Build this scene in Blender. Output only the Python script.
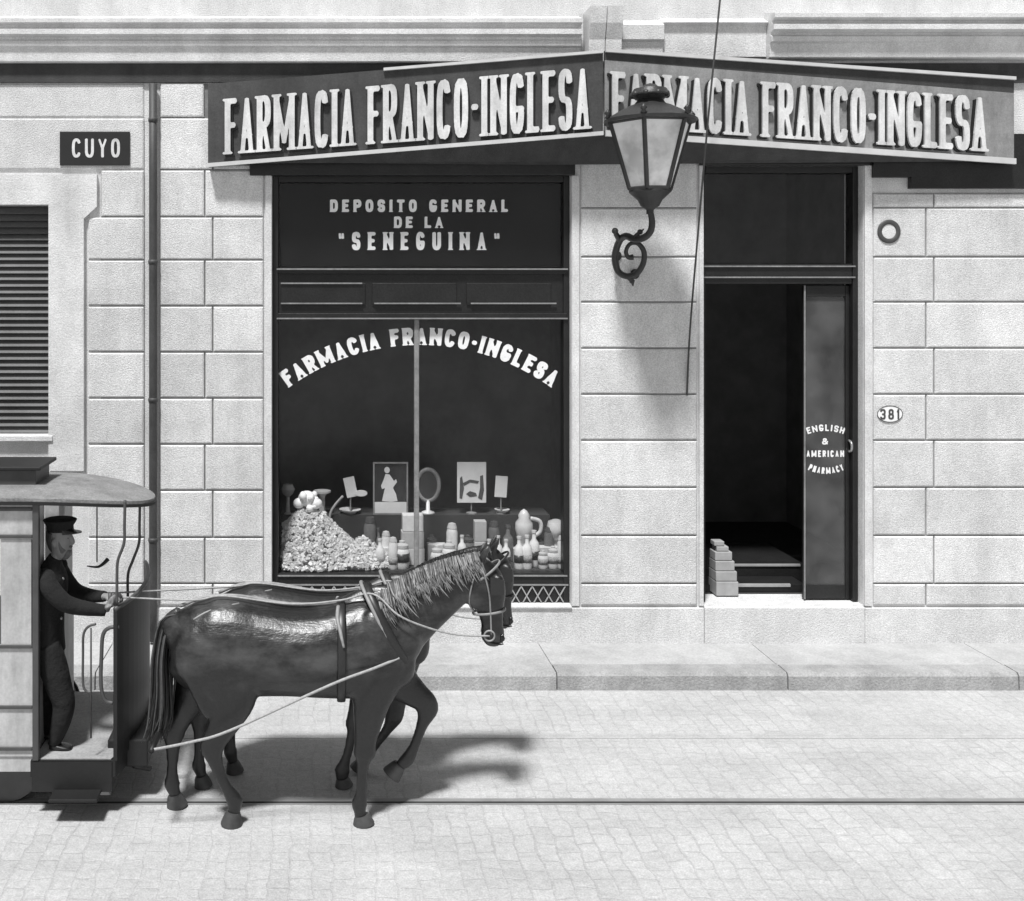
import bpy, bmesh, math, random
import numpy as np
from mathutils import Vector, Matrix
R = math.radians
rnd = random.Random(7)
for o in list(bpy.data.objects): bpy.data.objects.remove(o)
S = bpy.context.scene
COL = S.collection

# ------------------------------------------------------------------ camera, light, exposure
D, F, CX, HY, H = 9.5, 1064.0, 320.0, 289.0, 3.29      # wall distance, focal length in pixels, vanishing point, eye height
cam = bpy.data.cameras.new('camera'); camo = bpy.data.objects.new('camera', cam); COL.objects.link(camo)
camo.location = (0, -D, H); camo.rotation_euler = (R(90), 0, 0)
cam.sensor_width = 36; cam.lens = F/1024*36
cam.shift_x = (512-CX)/1024; cam.shift_y = -(450.5-HY)/1024
cam.clip_end = 2000
S.camera = camo
SUN_EL, SUN_AZ = 64, 24          # elevation; degrees from straight in front of the facade towards its left
w = bpy.data.worlds.new('World'); S.world = w; w.use_nodes = True
nt = w.node_tree; bg = nt.nodes['Background']
sky = nt.nodes.new('ShaderNodeTexSky'); sky.sky_type = 'NISHITA'; sky.sun_disc = False
sdir = Vector((-math.sin(R(SUN_AZ))*math.cos(R(SUN_EL)), -math.cos(R(SUN_AZ))*math.cos(R(SUN_EL)), math.sin(R(SUN_EL))))
sky.sun_elevation = R(SUN_EL); sky.sun_rotation = math.atan2(sdir.x, sdir.y)
bw = nt.nodes.new('ShaderNodeRGBToBW')                   # the plate is black and white
nt.links.new(sky.outputs[0], bw.inputs[0]); nt.links.new(bw.outputs[0], bg.inputs[0])
bg.inputs[1].default_value = 0.075
sl = bpy.data.lights.new('sun', 'SUN'); so = bpy.data.objects.new('sun', sl); COL.objects.link(so)
sl.energy = 4.0; sl.angle = R(7); sl.color = (1, 1, 1)
so.rotation_euler = (-sdir).to_track_quat('-Z', 'Y').to_euler(); so.location = (-6, -8, 12)
S.view_settings.view_transform = 'Standard'; S.view_settings.look = 'None'
S.view_settings.gamma = 1; S.view_settings.use_curve_mapping = False
S.view_settings.exposure = 0.38

# ------------------------------------------------------------------ helpers
def PX(px, Y=0.0): return (px-CX)*(D+Y)/F
def PZ(py, Y=0.0): return H-(py-HY)*(D+Y)/F
def P(px, py, Y=0.0): return Vector((PX(px, Y), Y, PZ(py, Y)))

def mat(name, base, rough=.8, var=.0, scale=8., grain=.0, gscale=120., bump=.0, bscale=60., metal=0., spec=.5, streak=None, island=0., coat=0.):
    m = bpy.data.materials.new(name); m.use_nodes = True
    n, l = m.node_tree.nodes, m.node_tree.links
    b = n['Principled BSDF']; b.inputs['Roughness'].default_value = rough; b.inputs['Metallic'].default_value = metal
    b.inputs['Specular IOR Level'].default_value = spec
    if coat: b.inputs['Coat Weight'].default_value = coat; b.inputs['Coat Roughness'].default_value = .25
    tc = n.new('ShaderNodeTexCoord'); vec = tc.outputs['Object']
    if streak:
        mp = n.new('ShaderNodeMapping'); mp.inputs['Scale'].default_value = streak; l.new(vec, mp.inputs[0]); vec = mp.outputs[0]
    val = n.new('ShaderNodeValue'); val.outputs[0].default_value = base; cur = val.outputs[0]
    def mul(a, fac_out, amt):
        mr = n.new('ShaderNodeMapRange'); mr.inputs['From Min'].default_value = .25; mr.inputs['From Max'].default_value = .75
        mr.inputs['To Min'].default_value = 1-amt; mr.inputs['To Max'].default_value = 1+amt; l.new(fac_out, mr.inputs['Value'])
        mm = n.new('ShaderNodeMath'); mm.operation = 'MULTIPLY'; l.new(a, mm.inputs[0]); l.new(mr.outputs[0], mm.inputs[1]); return mm.outputs[0]
    def noise(sc, det=5., rg=.6):
        t = n.new('ShaderNodeTexNoise'); t.inputs['Scale'].default_value = sc; t.inputs['Detail'].default_value = det
        t.inputs['Roughness'].default_value = rg; l.new(vec, t.inputs['Vector']); return t.outputs['Fac']
    if var: cur = mul(cur, noise(scale), var)
    if grain: cur = mul(cur, noise(gscale, 2.), grain)
    if island:
        g = n.new('ShaderNodeNewGeometry'); cur = mul(cur, g.outputs['Random Per Island'], island)
    cc = n.new('ShaderNodeCombineColor')
    for i in range(3): l.new(cur, cc.inputs[i])
    l.new(cc.outputs[0], b.inputs['Base Color'])
    if bump:
        bp = n.new('ShaderNodeBump'); bp.inputs['Strength'].default_value = bump; bp.inputs['Distance'].default_value = .02
        l.new(noise(bscale, 4.), bp.inputs['Height']); l.new(bp.outputs[0], b.inputs['Normal'])
    return m

M = {}
def stain(m, amt=.16, sc=(2.4, 2.4, .30)):
    n, l = m.node_tree.nodes, m.node_tree.links; b = n['Principled BSDF']; src = b.inputs['Base Color'].links[0].from_socket
    tc = n.new('ShaderNodeTexCoord'); cur = src
    for scl, a, d in ((sc, amt, 5), ((.9, .9, .8), amt*.8, 6), ((7, 7, 5), amt*.6, 7)):
        mp = n.new('ShaderNodeMapping'); mp.inputs['Scale'].default_value = scl; l.new(tc.outputs['Object'], mp.inputs[0])
        t = n.new('ShaderNodeTexNoise'); t.inputs['Scale'].default_value = 1.6; t.inputs['Detail'].default_value = d; t.inputs['Roughness'].default_value = .65; l.new(mp.outputs[0], t.inputs['Vector'])
        mr = n.new('ShaderNodeMapRange'); mr.inputs['From Min'].default_value = .42; mr.inputs['From Max'].default_value = .72; mr.inputs['To Min'].default_value = 1.03; mr.inputs['To Max'].default_value = 1-a*1.5; l.new(t.outputs['Fac'], mr.inputs['Value'])
        vm = n.new('ShaderNodeVectorMath'); vm.operation = 'SCALE'; l.new(cur, vm.inputs[0]); l.new(mr.outputs[0], vm.inputs['Scale']); cur = vm.outputs[0]
    l.new(cur, b.inputs['Base Color']); return m
M['wall'] = mat('limewashed_stucco', .66, .9, .10, 2.2, .26, 95, .5, 90, island=.07)
M['mortar'] = mat('grey_joint_mortar', .22, .95, .3, 6, .2, 90)
M['wall_plain'] = mat('plain_stucco', .66, .9, .12, 1.7, .22, 95, .5, 90)
M['trim'] = mat('painted_trim', .66, .85, .12, 3, .2, 95, .35, 80)
M['plinth'] = mat('plinth_stone', .64, .9, .10, 2.5, .24, 90, .5, 80)
M['shade_band'] = mat('shade_band_paint', .045, .7, .25, 5, .2, 90, .2, 60)  # paint of the cornice shade band, shared with sign soffit and capping
M['wood_dark'] = mat('dark_varnished_wood', .016, .4, .3, 5, .3, 80, .1, 40, spec=.35)
M['blind'] = mat('black_roller_blind', .006, .95, .3, 5, .3, 90, spec=.1)
M['boards'] = mat('worn_floor_boards', .30, .8, .2, 5, .2, 60)
M['wood_edge'] = mat('worn_moulding_edge', .22, .5, .3, 9, .2, 60)
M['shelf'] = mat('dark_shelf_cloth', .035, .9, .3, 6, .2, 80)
M['dust'] = mat('street_dust', .40, .95, .15, 6, .2, 80)
M['glass_dark'] = mat('brown_glassware', .10, .25, .3, 11, island=.4)
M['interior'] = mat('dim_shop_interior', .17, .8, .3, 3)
M['shutter'] = mat('grey_shutter_paint', .11, .7, .2, 4, .2, 80)
M['pipe'] = mat('dark_pipe_paint', .05, .6, .3, 6, .2, 60)
M['kerb'] = mat('kerb_granite', .36, .9, .15, 4, .2, 70, .5, 50, island=.08)
M['walk'] = mat('sidewalk_flags', .40, .9, .12, 2, .15, 60, .4, 50)
M['iron'] = mat('black_iron', .025, .45, .3, 12, .1, 60, .15, 50)
M['steel'] = mat('worn_rail_steel', .30, .6, .2, 6, metal=.3)
M['groove'] = mat('rail_groove_dirt', .03, .95, .3, 9)
M['white'] = mat('white_paint', .82, .6, .08, 9, .06, 90)
M['letter'] = mat('sign_letter_paint', .70, .6, .12, 7, .1, 60)
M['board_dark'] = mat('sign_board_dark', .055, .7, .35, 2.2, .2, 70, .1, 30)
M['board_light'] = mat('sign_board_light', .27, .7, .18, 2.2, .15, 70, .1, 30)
M['edge_light'] = mat('sign_moulding', .55, .6, .12, 6)
M['label'] = mat('printed_paper_label', .28, .8, .5, 60, .3, 140)
M['plaque'] = mat('enamel_plaque', .02, .3, .1, 9)
M['card'] = mat('card_paper', .62, .8, .08, 12)
M['picture'] = mat('dark_print', .03, .4, .4, 14)
M['glassware'] = mat('pale_stoneware', .55, .25, .2, 11, island=.2)
M['packet'] = mat('paper_packets', .52, .7, .12, 30, island=.2)
M['carbody'] = mat('tram_cream_paint', .52, .5, .1, 4, .08, 60)
M['tramdark'] = mat('tram_dark_paint', .009, .55, .3, 7, .2, 60)
M['tramroof'] = mat('tram_roof_canvas', .24, .8, .2, 5, .25, 80, .3, 60)
M['tramgrey'] = mat('tram_grey_iron', .06, .5, .25, 8)
M['sand'] = mat('dusty_ironwork', .33, .8, .2, 9)
M['mane_grey'] = mat('sunbleached_mane', .17, .5, .4, 40, island=.45)
M['mane_dark'] = mat('dark_mane', .018, .5, .4, 40, island=.5)
M['tail_mix'] = mat('dark_tail_hair', .035, .45, .4, 30, island=.9)
M['hoof'] = mat('worn_hoof', .05, .6, .5, 12)
M['leather'] = mat('black_harness_leather', .018, .4, .2, 20)
M['strap'] = mat('pale_worn_strap', .24, .5, .3, 20)
M['rope'] = mat('pale_trace_rope', .33, .8, .3, 60)
M['eye'] = mat('horse_eye', .008, .08)
M['uniform'] = mat('navy_serge', .009, .95, .25, 10, .3, 120, .9, 13)
M['skin'] = mat('skin_tone', .22, .55, .15, 14)
M['beard'] = mat('grey_beard', .13, .8, .3, 60)
M['button'] = mat('brass_button', .45, .3, metal=.8)
M['shoe'] = mat('black_boot', .012, .3)

def coat_mat(name, dark, light, rough, thr):
    m = mat(name, dark, rough, .35, 3., .4, 60, .4, 7, spec=.6, coat=.12)
    n, l = m.node_tree.nodes, m.node_tree.links; b = n['Principled BSDF']
    src = b.inputs['Base Color'].links[0].from_socket
    tc = n.new('ShaderNodeTexCoord'); mp = n.new('ShaderNodeMapping'); mp.inputs['Scale'].default_value = (1.5, 1.0, 2.6); l.new(tc.outputs['Object'], mp.inputs[0])
    t = n.new('ShaderNodeTexNoise'); t.inputs['Scale'].default_value = 2.1; t.inputs['Detail'].default_value = 5; t.inputs['Roughness'].default_value = .62; l.new(mp.outputs[0], t.inputs['Vector'])
    mr = n.new('ShaderNodeMapRange'); mr.inputs['From Min'].default_value = thr; mr.inputs['From Max'].default_value = thr+.22; l.new(t.outputs['Fac'], mr.inputs['Value'])
    sp = n.new('ShaderNodeSeparateXYZ'); l.new(tc.outputs['Object'], sp.inputs[0])      # highlight patches painted into the coat; legs stay dark
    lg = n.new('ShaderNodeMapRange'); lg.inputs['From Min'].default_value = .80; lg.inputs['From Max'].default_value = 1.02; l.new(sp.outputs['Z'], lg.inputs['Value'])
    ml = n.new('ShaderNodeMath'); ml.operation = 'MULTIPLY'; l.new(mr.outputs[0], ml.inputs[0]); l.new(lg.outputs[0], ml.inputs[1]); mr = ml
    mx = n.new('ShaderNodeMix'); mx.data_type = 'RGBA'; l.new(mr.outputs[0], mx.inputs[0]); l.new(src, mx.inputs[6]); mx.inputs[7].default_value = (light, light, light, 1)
    l.new(mx.outputs[2], b.inputs['Base Color']); b.inputs['Coat Roughness'].default_value = .3
    return m
_cm = coat_mat
def coat_mat(name, dark, light, rough, thr):
    m = _cm(name, dark, light, rough, thr); n, l = m.node_tree.nodes, m.node_tree.links; b = n['Principled BSDF']
    tc = n.new('ShaderNodeTexCoord'); mp = n.new('ShaderNodeMapping'); mp.inputs['Scale'].default_value = (18, 60, 90); mp.inputs['Rotation'].default_value = (0, .3, 0); l.new(tc.outputs['Object'], mp.inputs[0])
    t = n.new('ShaderNodeTexNoise'); t.inputs['Scale'].default_value = 1.6; t.inputs['Detail'].default_value = 3; l.new(mp.outputs[0], t.inputs['Vector'])
    bp = n.new('ShaderNodeBump'); bp.inputs['Strength'].default_value = .22; bp.inputs['Distance'].default_value = .006
    l.new(t.outputs['Fac'], bp.inputs['Height']); old = b.inputs['Normal'].links[0].from_socket; l.new(old, bp.inputs['Normal']); l.new(bp.outputs[0], b.inputs['Normal'])
    rr_ = n.new('ShaderNodeMapRange'); rr_.inputs['To Min'].default_value = rough-.10; rr_.inputs['To Max'].default_value = rough+.12; l.new(t.outputs['Fac'], rr_.inputs['Value']); l.new(rr_.outputs[0], b.inputs['Roughness'])
    b.inputs['Coat Weight'].default_value = .05
    return m
M['coat'] = coat_mat('bay_horse_coat', .008, .06, .35, .47)
M['coat2'] = coat_mat('dark_horse_coat', .010, .03, .44, .58)
def setts_mat():
    m = bpy.data.materials.new('street_setts'); m.use_nodes = True
    n, l = m.node_tree.nodes, m.node_tree.links; b = n['Principled BSDF']; b.inputs['Roughness'].default_value = .92
    tc = n.new('ShaderNodeTexCoord'); mp = n.new('ShaderNodeMapping'); l.new(tc.outputs['Object'], mp.inputs[0])
    mp.inputs['Rotation'].default_value = (0, 0, R(90))
    wn = n.new('ShaderNodeTexNoise'); wn.inputs['Scale'].default_value = 4.5; l.new(mp.outputs[0], wn.inputs['Vector'])
    mx = n.new('ShaderNodeVectorMath'); mx.operation = 'MULTIPLY_ADD'; mx.inputs[1].default_value = (.09, .09, 0)
    l.new(wn.outputs['Color'], mx.inputs[0]); l.new(mp.outputs[0], mx.inputs[2])
    br = n.new('ShaderNodeTexBrick'); l.new(mx.outputs[0], br.inputs['Vector'])
    br.inputs['Scale'].default_value = 1; br.inputs['Brick Width'].default_value = .19; br.inputs['Row Height'].default_value = .12
    br.inputs['Mortar Size'].default_value = .009; br.inputs['Mortar Smooth'].default_value = .6
    br.inputs['Color1'].default_value = (.39, .39, .39, 1); br.inputs['Color2'].default_value = (.44, .44, .44, 1); br.inputs['Mortar'].default_value = (.355, .355, .355, 1)
    ft = n.new('ShaderNodeTexNoise'); ft.inputs['Scale'].default_value = .8; ft.inputs['Detail'].default_value = 5; l.new(tc.outputs['Object'], ft.inputs['Vector'])
    fm = n.new('ShaderNodeMapRange'); fm.inputs['From Min'].default_value = .4; fm.inputs['From Max'].default_value = .62; fm.inputs['To Min'].default_value = .15; l.new(ft.outputs['Fac'], fm.inputs['Value'])
    dm = n.new('ShaderNodeMix'); dm.data_type = 'RGBA'; l.new(fm.outputs[0], dm.inputs[0]); dm.inputs[6].default_value = (.405, .405, .405, 1); l.new(br.outputs['Color'], dm.inputs[7])   # dust lies over the setts in drifts
    cur = dm.outputs[2]
    for sc, amt in ((1.1, .10), (26, .12), (90, .22)):
        t = n.new('ShaderNodeTexNoise'); t.inputs['Scale'].default_value = sc; t.inputs['Detail'].default_value = 4; l.new(tc.outputs['Object'], t.inputs['Vector'])
        mr = n.new('ShaderNodeMapRange'); mr.inputs['From Min'].default_value = .25; mr.inputs['From Max'].default_value = .75
        mr.inputs['To Min'].default_value = 1-amt; mr.inputs['To Max'].default_value = 1+amt; l.new(t.outputs['Fac'], mr.inputs['Value'])
        vm = n.new('ShaderNodeVectorMath'); vm.operation = 'SCALE'; l.new(cur, vm.inputs[0]); l.new(mr.outputs[0], vm.inputs['Scale']); cur = vm.outputs[0]
    l.new(cur, b.inputs['Base Color'])
    t = n.new('ShaderNodeTexNoise'); t.inputs['Scale'].default_value = 40; t.inputs['Detail'].default_value = 4; l.new(tc.outputs['Object'], t.inputs['Vector'])
    ad = n.new('ShaderNodeMath'); ad.operation = 'MULTIPLY_ADD'; ad.inputs[1].default_value = -.8; l.new(br.outputs['Fac'], ad.inputs[0]); l.new(t.outputs['Fac'], ad.inputs[2])
    bp = n.new('ShaderNodeBump'); bp.inputs['Strength'].default_value = .4; bp.inputs['Distance'].default_value = .010
    l.new(ad.outputs[0], bp.inputs['Height']); l.new(bp.outputs[0], b.inputs['Normal'])
    return m
M['setts'] = setts_mat(); stain(M['setts'], .06, (.35, 2.6, 1))
for k_ in ('wall', 'wall_plain', 'plinth', 'trim'): stain(M[k_], .085)
for k_ in ('board_dark', 'board_light', 'shade_band', 'letter', 'carbody', 'tramroof'): stain(M[k_], .2, (4, 4, .6))
stain(M['walk'], .08); stain(M['kerb'], .14)

def glass_mat(name, tint=.9, rough=.03, dirt=.02, refl=.06):
    m = bpy.data.materials.new(name); m.use_nodes = True; n, l = m.node_tree.nodes, m.node_tree.links
    n.remove(n['Principled BSDF']); out = n['Material Output']
    tr = n.new('ShaderNodeBsdfTransparent'); tr.inputs[0].default_value = (tint, tint, tint, 1)
    gl = n.new('ShaderNodeBsdfGlossy'); gl.inputs['Roughness'].default_value = rough
    df = n.new('ShaderNodeBsdfDiffuse'); df.inputs[0].default_value = (.62, .62, .62, 1)
    m1 = n.new('ShaderNodeMixShader'); m2 = n.new('ShaderNodeMixShader')
    tx = n.new('ShaderNodeTexNoise'); tx.inputs['Scale'].default_value = 3.; tx.inputs['Detail'].default_value = 6
    tc = n.new('ShaderNodeTexCoord'); l.new(tc.outputs['Object'], tx.inputs['Vector'])
    mr = n.new('ShaderNodeMapRange'); mr.inputs['From Min'].default_value = .35; mr.inputs['From Max'].default_value = .7
    mr.inputs['To Min'].default_value = dirt*.4; mr.inputs['To Max'].default_value = dirt*1.6; l.new(tx.outputs['Fac'], mr.inputs['Value'])
    m1.inputs[0].default_value = refl
    l.new(tr.outputs[0], m1.inputs[1]); l.new(gl.outputs[0], m1.inputs[2])
    l.new(mr.outputs[0], m2.inputs[0]); l.new(m1.outputs[0], m2.inputs[1]); l.new(df.outputs[0], m2.inputs[2])
    l.new(m2.outputs[0], out.inputs[0]); return m
M['glass'] = glass_mat('shop_glass', .95, .22, .004, .018)
M['glass_dusty'] = glass_mat('dusty_door_glass', .6, .15, .07, .04)
M['lampglass'] = glass_mat('lantern_glass', .85, .1, .9, .10)
M['lampglass'].node_tree.nodes['Diffuse BSDF'].inputs[0].default_value = (.85, .85, .85, 1)

ORG = {}
LAST = [None]
HS = {}      # size of each horse: overall, extra across
def thing(name, label, cat, loc=(0, 0, 0), group=None):
    o = bpy.data.objects.new(name, None); COL.objects.link(o); o.location = loc; o.empty_display_size = .2
    ORG[o.name] = Vector(loc); tagged(o, label, cat, group); return o
def tagged(o, label, cat, group=None):
    o['label'] = label; o['category'] = cat
    if group: o['group'] = group
    return o
def link_mesh(name, me, m, parent=None, smooth=False, label=None):
    o = bpy.data.objects.new(name, me); COL.objects.link(o)
    ORG[o.name] = Vector((0, 0, 0))
    if parent: o.parent = parent; ORG[o.name] = ORG[parent.name]
    if m: me.materials.clear(); me.materials.append(m)
    if smooth:
        for p in me.polygons: p.use_smooth = True
    if label: o['label'] = label
    return o
def obj(name, bm, m, parent=None, smooth=False, label=None, auto=None):
    org = ORG[parent.name] if parent else Vector((0, 0, 0))
    bmesh.ops.translate(bm, verts=bm.verts, vec=-org)
    bmesh.ops.recalc_face_normals(bm, faces=bm.faces)
    me = bpy.data.meshes.new(name); bm.to_mesh(me); bm.free()
    o = link_mesh(name, me, m, parent, smooth, label)
    if auto:
        try: me.set_sharp_from_angle(angle=R(auto))
        except Exception: pass
    return o
def struct(o): o['kind'] = 'structure'; return o
def single(name, bm, m, label, cat, group=None, smooth=False, auto=None):
    bm.verts.ensure_lookup_table()
    xs = [v.co for v in bm.verts]; lo = Vector((min(c.x for c in xs), min(c.y for c in xs), min(c.z for c in xs))); hi = Vector((max(c.x for c in xs), max(c.y for c in xs), max(c.z for c in xs)))
    base = Vector(((lo.x+hi.x)/2, (lo.y+hi.y)/2, lo.z))
    bmesh.ops.translate(bm, verts=bm.verts, vec=-base)
    o = obj(name, bm, m, None, smooth, None, auto); o.location = base; ORG[o.name] = base
    LAST[0] = o
    return tagged(o, label, cat, group)

def box(bm, x0, x1, y0, y1, z0, z1, ch=0.0):
    x0, x1 = sorted((x0, x1)); y0, y1 = sorted((y0, y1)); z0, z1 = sorted((z0, z1))
    vs = [bm.verts.new(c) for c in ((x0,y0,z0),(x1,y0,z0),(x1,y1,z0),(x0,y1,z0),(x0,y0,z1),(x1,y0,z1),(x1,y1,z1),(x0,y1,z1))]
    fs = [bm.faces.new([vs[i] for i in f]) for f in ((0,1,5,4),(1,2,6,5),(2,3,7,6),(3,0,4,7),(4,5,6,7),(3,2,1,0))]
    if ch:
        es = list({e for f in fs for e in f.edges})
        bmesh.ops.bevel(bm, geom=es, offset=ch, segments=2, affect='EDGES', profile=.5)
def block(bm, x0, x1, z0, z1, ya, yb, ch=.012):
    """ashlar block with chamfered front: ya = back (towards wall), yb = front"""
    a = [(x0, ya, z0), (x1, ya, z0), (x1, ya, z1), (x0, ya, z1)]
    m_ = [(x, yb+ch*.8, z) for x, _, z in a]
    b = [(x0+ch, yb, z0+ch), (x1-ch, yb, z0+ch), (x1-ch, yb, z1-ch), (x0+ch, yb, z1-ch)]
    A, Bv, C_ = ([bm.verts.new(p) for p in q] for q in (a, m_, b))
    for i in range(4):
        j = (i+1) % 4
        bm.faces.new((A[i], A[j], Bv[j], Bv[i])); bm.faces.new((Bv[i], Bv[j], C_[j], C_[i]))
    bm.faces.new(C_); bm.faces.new(A[::-1])
def prism(bm, pts, axis_vec):
    """closed polygon of Vectors extruded by axis_vec"""
    a = [bm.verts.new(p) for p in pts]; b = [bm.verts.new(Vector(p)+Vector(axis_vec)) for p in pts]
    n = len(pts)
    bm.faces.new(a); bm.faces.new(b[::-1])
    for i in range(n):
        j = (i+1) % n; bm.faces.new((a[i], b[i], b[j], a[j]))
def catmull(arr, k=4):
    a = np.array(arr, float); n = len(a); out = []
    if n < 3: 
        return [a[0]+(a[-1]-a[0])*t for t in np.linspace(0, 1, k+1)]
    for i in range(n-1):
        p0, p1, p2, p3 = a[max(i-1, 0)], a[i], a[i+1], a[min(i+2, n-1)]
        for j in range(k):
            t = j/k
            out.append(.5*((2*p1)+(-p0+p2)*t+(2*p0-5*p1+4*p2-p3)*t*t+(-p0+3*p1-3*p2+p3)*t**3))
    out.append(a[-1]); return out
def loft(bm, st, n=14, k=4, side=(0, 1, 0), smoothit=True, cap=True):
    """st: rows (x,y,z, r_in_plane, r_side); rings along the path, r_side along the 'side' axis"""
    rows = catmull(st, k) if smoothit else [np.array(s, float) for s in st]
    pts = [Vector(r[:3]) for r in rows]; rings = []
    for i, r in enumerate(rows):
        t = (pts[min(i+1, len(pts)-1)]-pts[max(i-1, 0)])
        if t.length < 1e-9: t = Vector((0, 0, 1))
        t.normalize(); sd = Vector(side); sd = sd-t*sd.dot(t)
        if sd.length < 1e-3: sd = Vector((1, 0, 0))-t*t.x
        sd.normalize(); u = sd.cross(t)
        a, b = max(r[3], 1e-4), max(r[4], 1e-4)
        rings.append([bm.verts.new(pts[i]+u*(a*math.cos(2*math.pi*j/n))+sd*(b*math.sin(2*math.pi*j/n))) for j in range(n)])
    for q in range(len(rings)-1):
        for j in range(n):
            jj = (j+1) % n; bm.faces.new((rings[q][j], rings[q][jj], rings[q+1][jj], rings[q+1][j]))
    if cap: bm.faces.new(rings[0][::-1]); bm.faces.new(rings[-1])
def tube(bm, pts, r, n=8, k=4, smoothit=True):
    rr = r if isinstance(r, (list, tuple)) else [r]*len(pts)
    loft(bm, [(p[0], p[1], p[2], q, q) for p, q in zip(pts, rr)], n, k, (0.05, 1, 0.07), smoothit)
def ringtube(bm, pts, r, n=6):
    """closed tube"""
    m_ = len(pts); pts = [Vector(p) for p in pts]; rings = []
    c = sum(pts, Vector())/m_
    for i in range(m_):
        t = (pts[(i+1) % m_]-pts[i-1]).normalized(); o_ = (pts[i]-c); o_ = (o_-t*o_.dot(t)).normalized(); b = t.cross(o_)
        ra, rb = r if isinstance(r, tuple) else (r, r)
        rings.append([bm.verts.new(pts[i]+o_*(ra*math.cos(2*math.pi*j/n))+b*(rb*math.sin(2*math.pi*j/n))) for j in range(n)])
    for q in range(m_):
        A, B_ = rings[q], rings[(q+1) % m_]
        for j in range(n):
            jj = (j+1) % n; bm.faces.new((A[j], A[jj], B_[jj], B_[j]))
def lathe(bm, prof, loc=(0, 0, 0), n=16, sx=1, sy=1):
    loc = Vector(loc); rings = []
    for r, z in prof: rings.append([bm.verts.new(loc+Vector((sx*max(r, 1e-4)*math.cos(2*math.pi*j/n), sy*max(r, 1e-4)*math.sin(2*math.pi*j/n), z))) for j in range(n)])
    for q in range(len(rings)-1):
        for j in range(n):
            jj = (j+1) % n; bm.faces.new((rings[q][j], rings[q][jj], rings[q+1][jj], rings[q+1][j]))
    bm.faces.new(rings[0][::-1]); bm.faces.new(rings[-1])
def ball(bm, c, rx, ry=None, rz=None, seg=14):
    ry = ry or rx; rz = rz or rx
    r = bmesh.ops.create_uvsphere(bm, u_segments=seg, v_segments=seg*2//3, radius=1)
    for v in r['verts']: v.co = Vector((v.co.x*rx, v.co.y*ry, v.co.z*rz))+Vector(c)
def remeshed(name, bm, m, parent, voxel=.012, smooth=5, fac=.5):
    org = ORG[parent.name]
    bmesh.ops.translate(bm, verts=bm.verts, vec=-org)
    bmesh.ops.recalc_face_normals(bm, faces=bm.faces)
    me = bpy.data.meshes.new('tmp'); bm.to_mesh(me); bm.free()
    t = bpy.data.objects.new('tmp', me); COL.objects.link(t)
    r = t.modifiers.new('r', 'REMESH'); r.mode = 'VOXEL'; r.voxel_size = voxel
    s = t.modifiers.new('s', 'SMOOTH'); s.factor = fac; s.iterations = smooth
    dg = bpy.context.evaluated_depsgraph_get()
    out = bpy.data.meshes.new_from_object(t.evaluated_get(dg)); out.name = name
    bpy.data.objects.remove(t); bpy.data.meshes.remove(me)
    return link_mesh(name, out, m, parent, True)

# ------------------------------------------------------------------ lettering: glyphs as strokes, outlined by marching squares
def se(cx, cy, rx, ry, a0, a1, n=2.7, k=18):
    o = []
    for i in range(k+1):
        a = R(a0+(a1-a0)*i/k); c, s = math.cos(a), math.sin(a)
        o.append((cx+rx*math.copysign(abs(c)**(2/n), c), cy+ry*math.copysign(abs(s)**(2/n), s)))
    return o
def bowl(y0, y1, x=1.0): return [(0, y1), (x*.5, y1)]+se(x*.5, (y0+y1)/2, x*.5, (y1-y0)/2, 90, -90)+[(0, y0)]
G = {
 'A': [[(0, 0), (.5, 1), (1, 0)], [(.2, .3), (.8, .3)]], 'C': [se(.5, .5, .5, .5, 38, 322)],
 'D': [[(0, 0), (0, 1)], bowl(0, 1)], 'E': [[(1, 1), (0, 1), (0, 0), (1, 0)], [(0, .52), (.8, .52)]],
 'F': [[(1, 1), (0, 1), (0, 0)], [(0, .52), (.8, .52)]], 'G': [se(.5, .5, .5, .5, 36, 345), [(1, .40), (.58, .40)]],
 'H': [[(0, 0), (0, 1)], [(1, 0), (1, 1)], [(0, .5), (1, .5)]], 'I': [[(.5, 0), (.5, 1)]], 'L': [[(0, 1), (0, 0), (1, 0)]],
 'M': [[(0, 0), (0, 1), (.5, .12), (1, 1), (1, 0)]], 'N': [[(0, 0), (0, 1), (1, 0), (1, 1)]], 'O': [se(.5, .5, .5, .5, 0, 360)],
 'P': [[(0, 0), (0, 1)], bowl(.45, 1)], 'R': [[(0, 0), (0, 1)], bowl(.48, 1), [(.5, .48), (1, 0)]],
 'S': [se(.5, .75, .5, .25, 15, 270)+se(.5, .25, .5, .25, 90, -165)], 'T': [[(0, 1), (1, 1)], [(.5, 0), (.5, 1)]],
 'U': [[(0, 1), (0, .4)]+se(.5, .4, .5, .4, 180, 360)+[(1, 1)]], 'Y': [[(0, 1), (.5, .45), (1, 1)], [(.5, .45), (.5, 0)]],
 '-': [[(0, .5), (1, .5)]], '"': [[(0, .98), (.08, .72)], [(1, .98), (1.08, .72)]],
 '&': [[(1, 0), (.2, .72)]+se(.45, .8, .28, .2, 180, 0)+[(.6, .6), (.2, .42)]+se(.4, .24, .4, .24, 150, 330)+[(1, .45)]],
 '3': [se(.5, .75, .5, .25, 160, -90), se(.5, .25, .5, .25, 90, -160)], '8': [se(.5, .75, .42, .25, 0, 360), se(.5, .25, .5, .25, 0, 360)],
 '1': [[(.2, .8), (.55, 1), (.55, 0)]],
}
WID = {'I': .42, '-': .5, ' ': .5, 'M': 1.5, '"': .75, '1': .62, 'N': 1.15, 'E': .9, 'F': .88, 'L': .85, 'S': .95}
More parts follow.
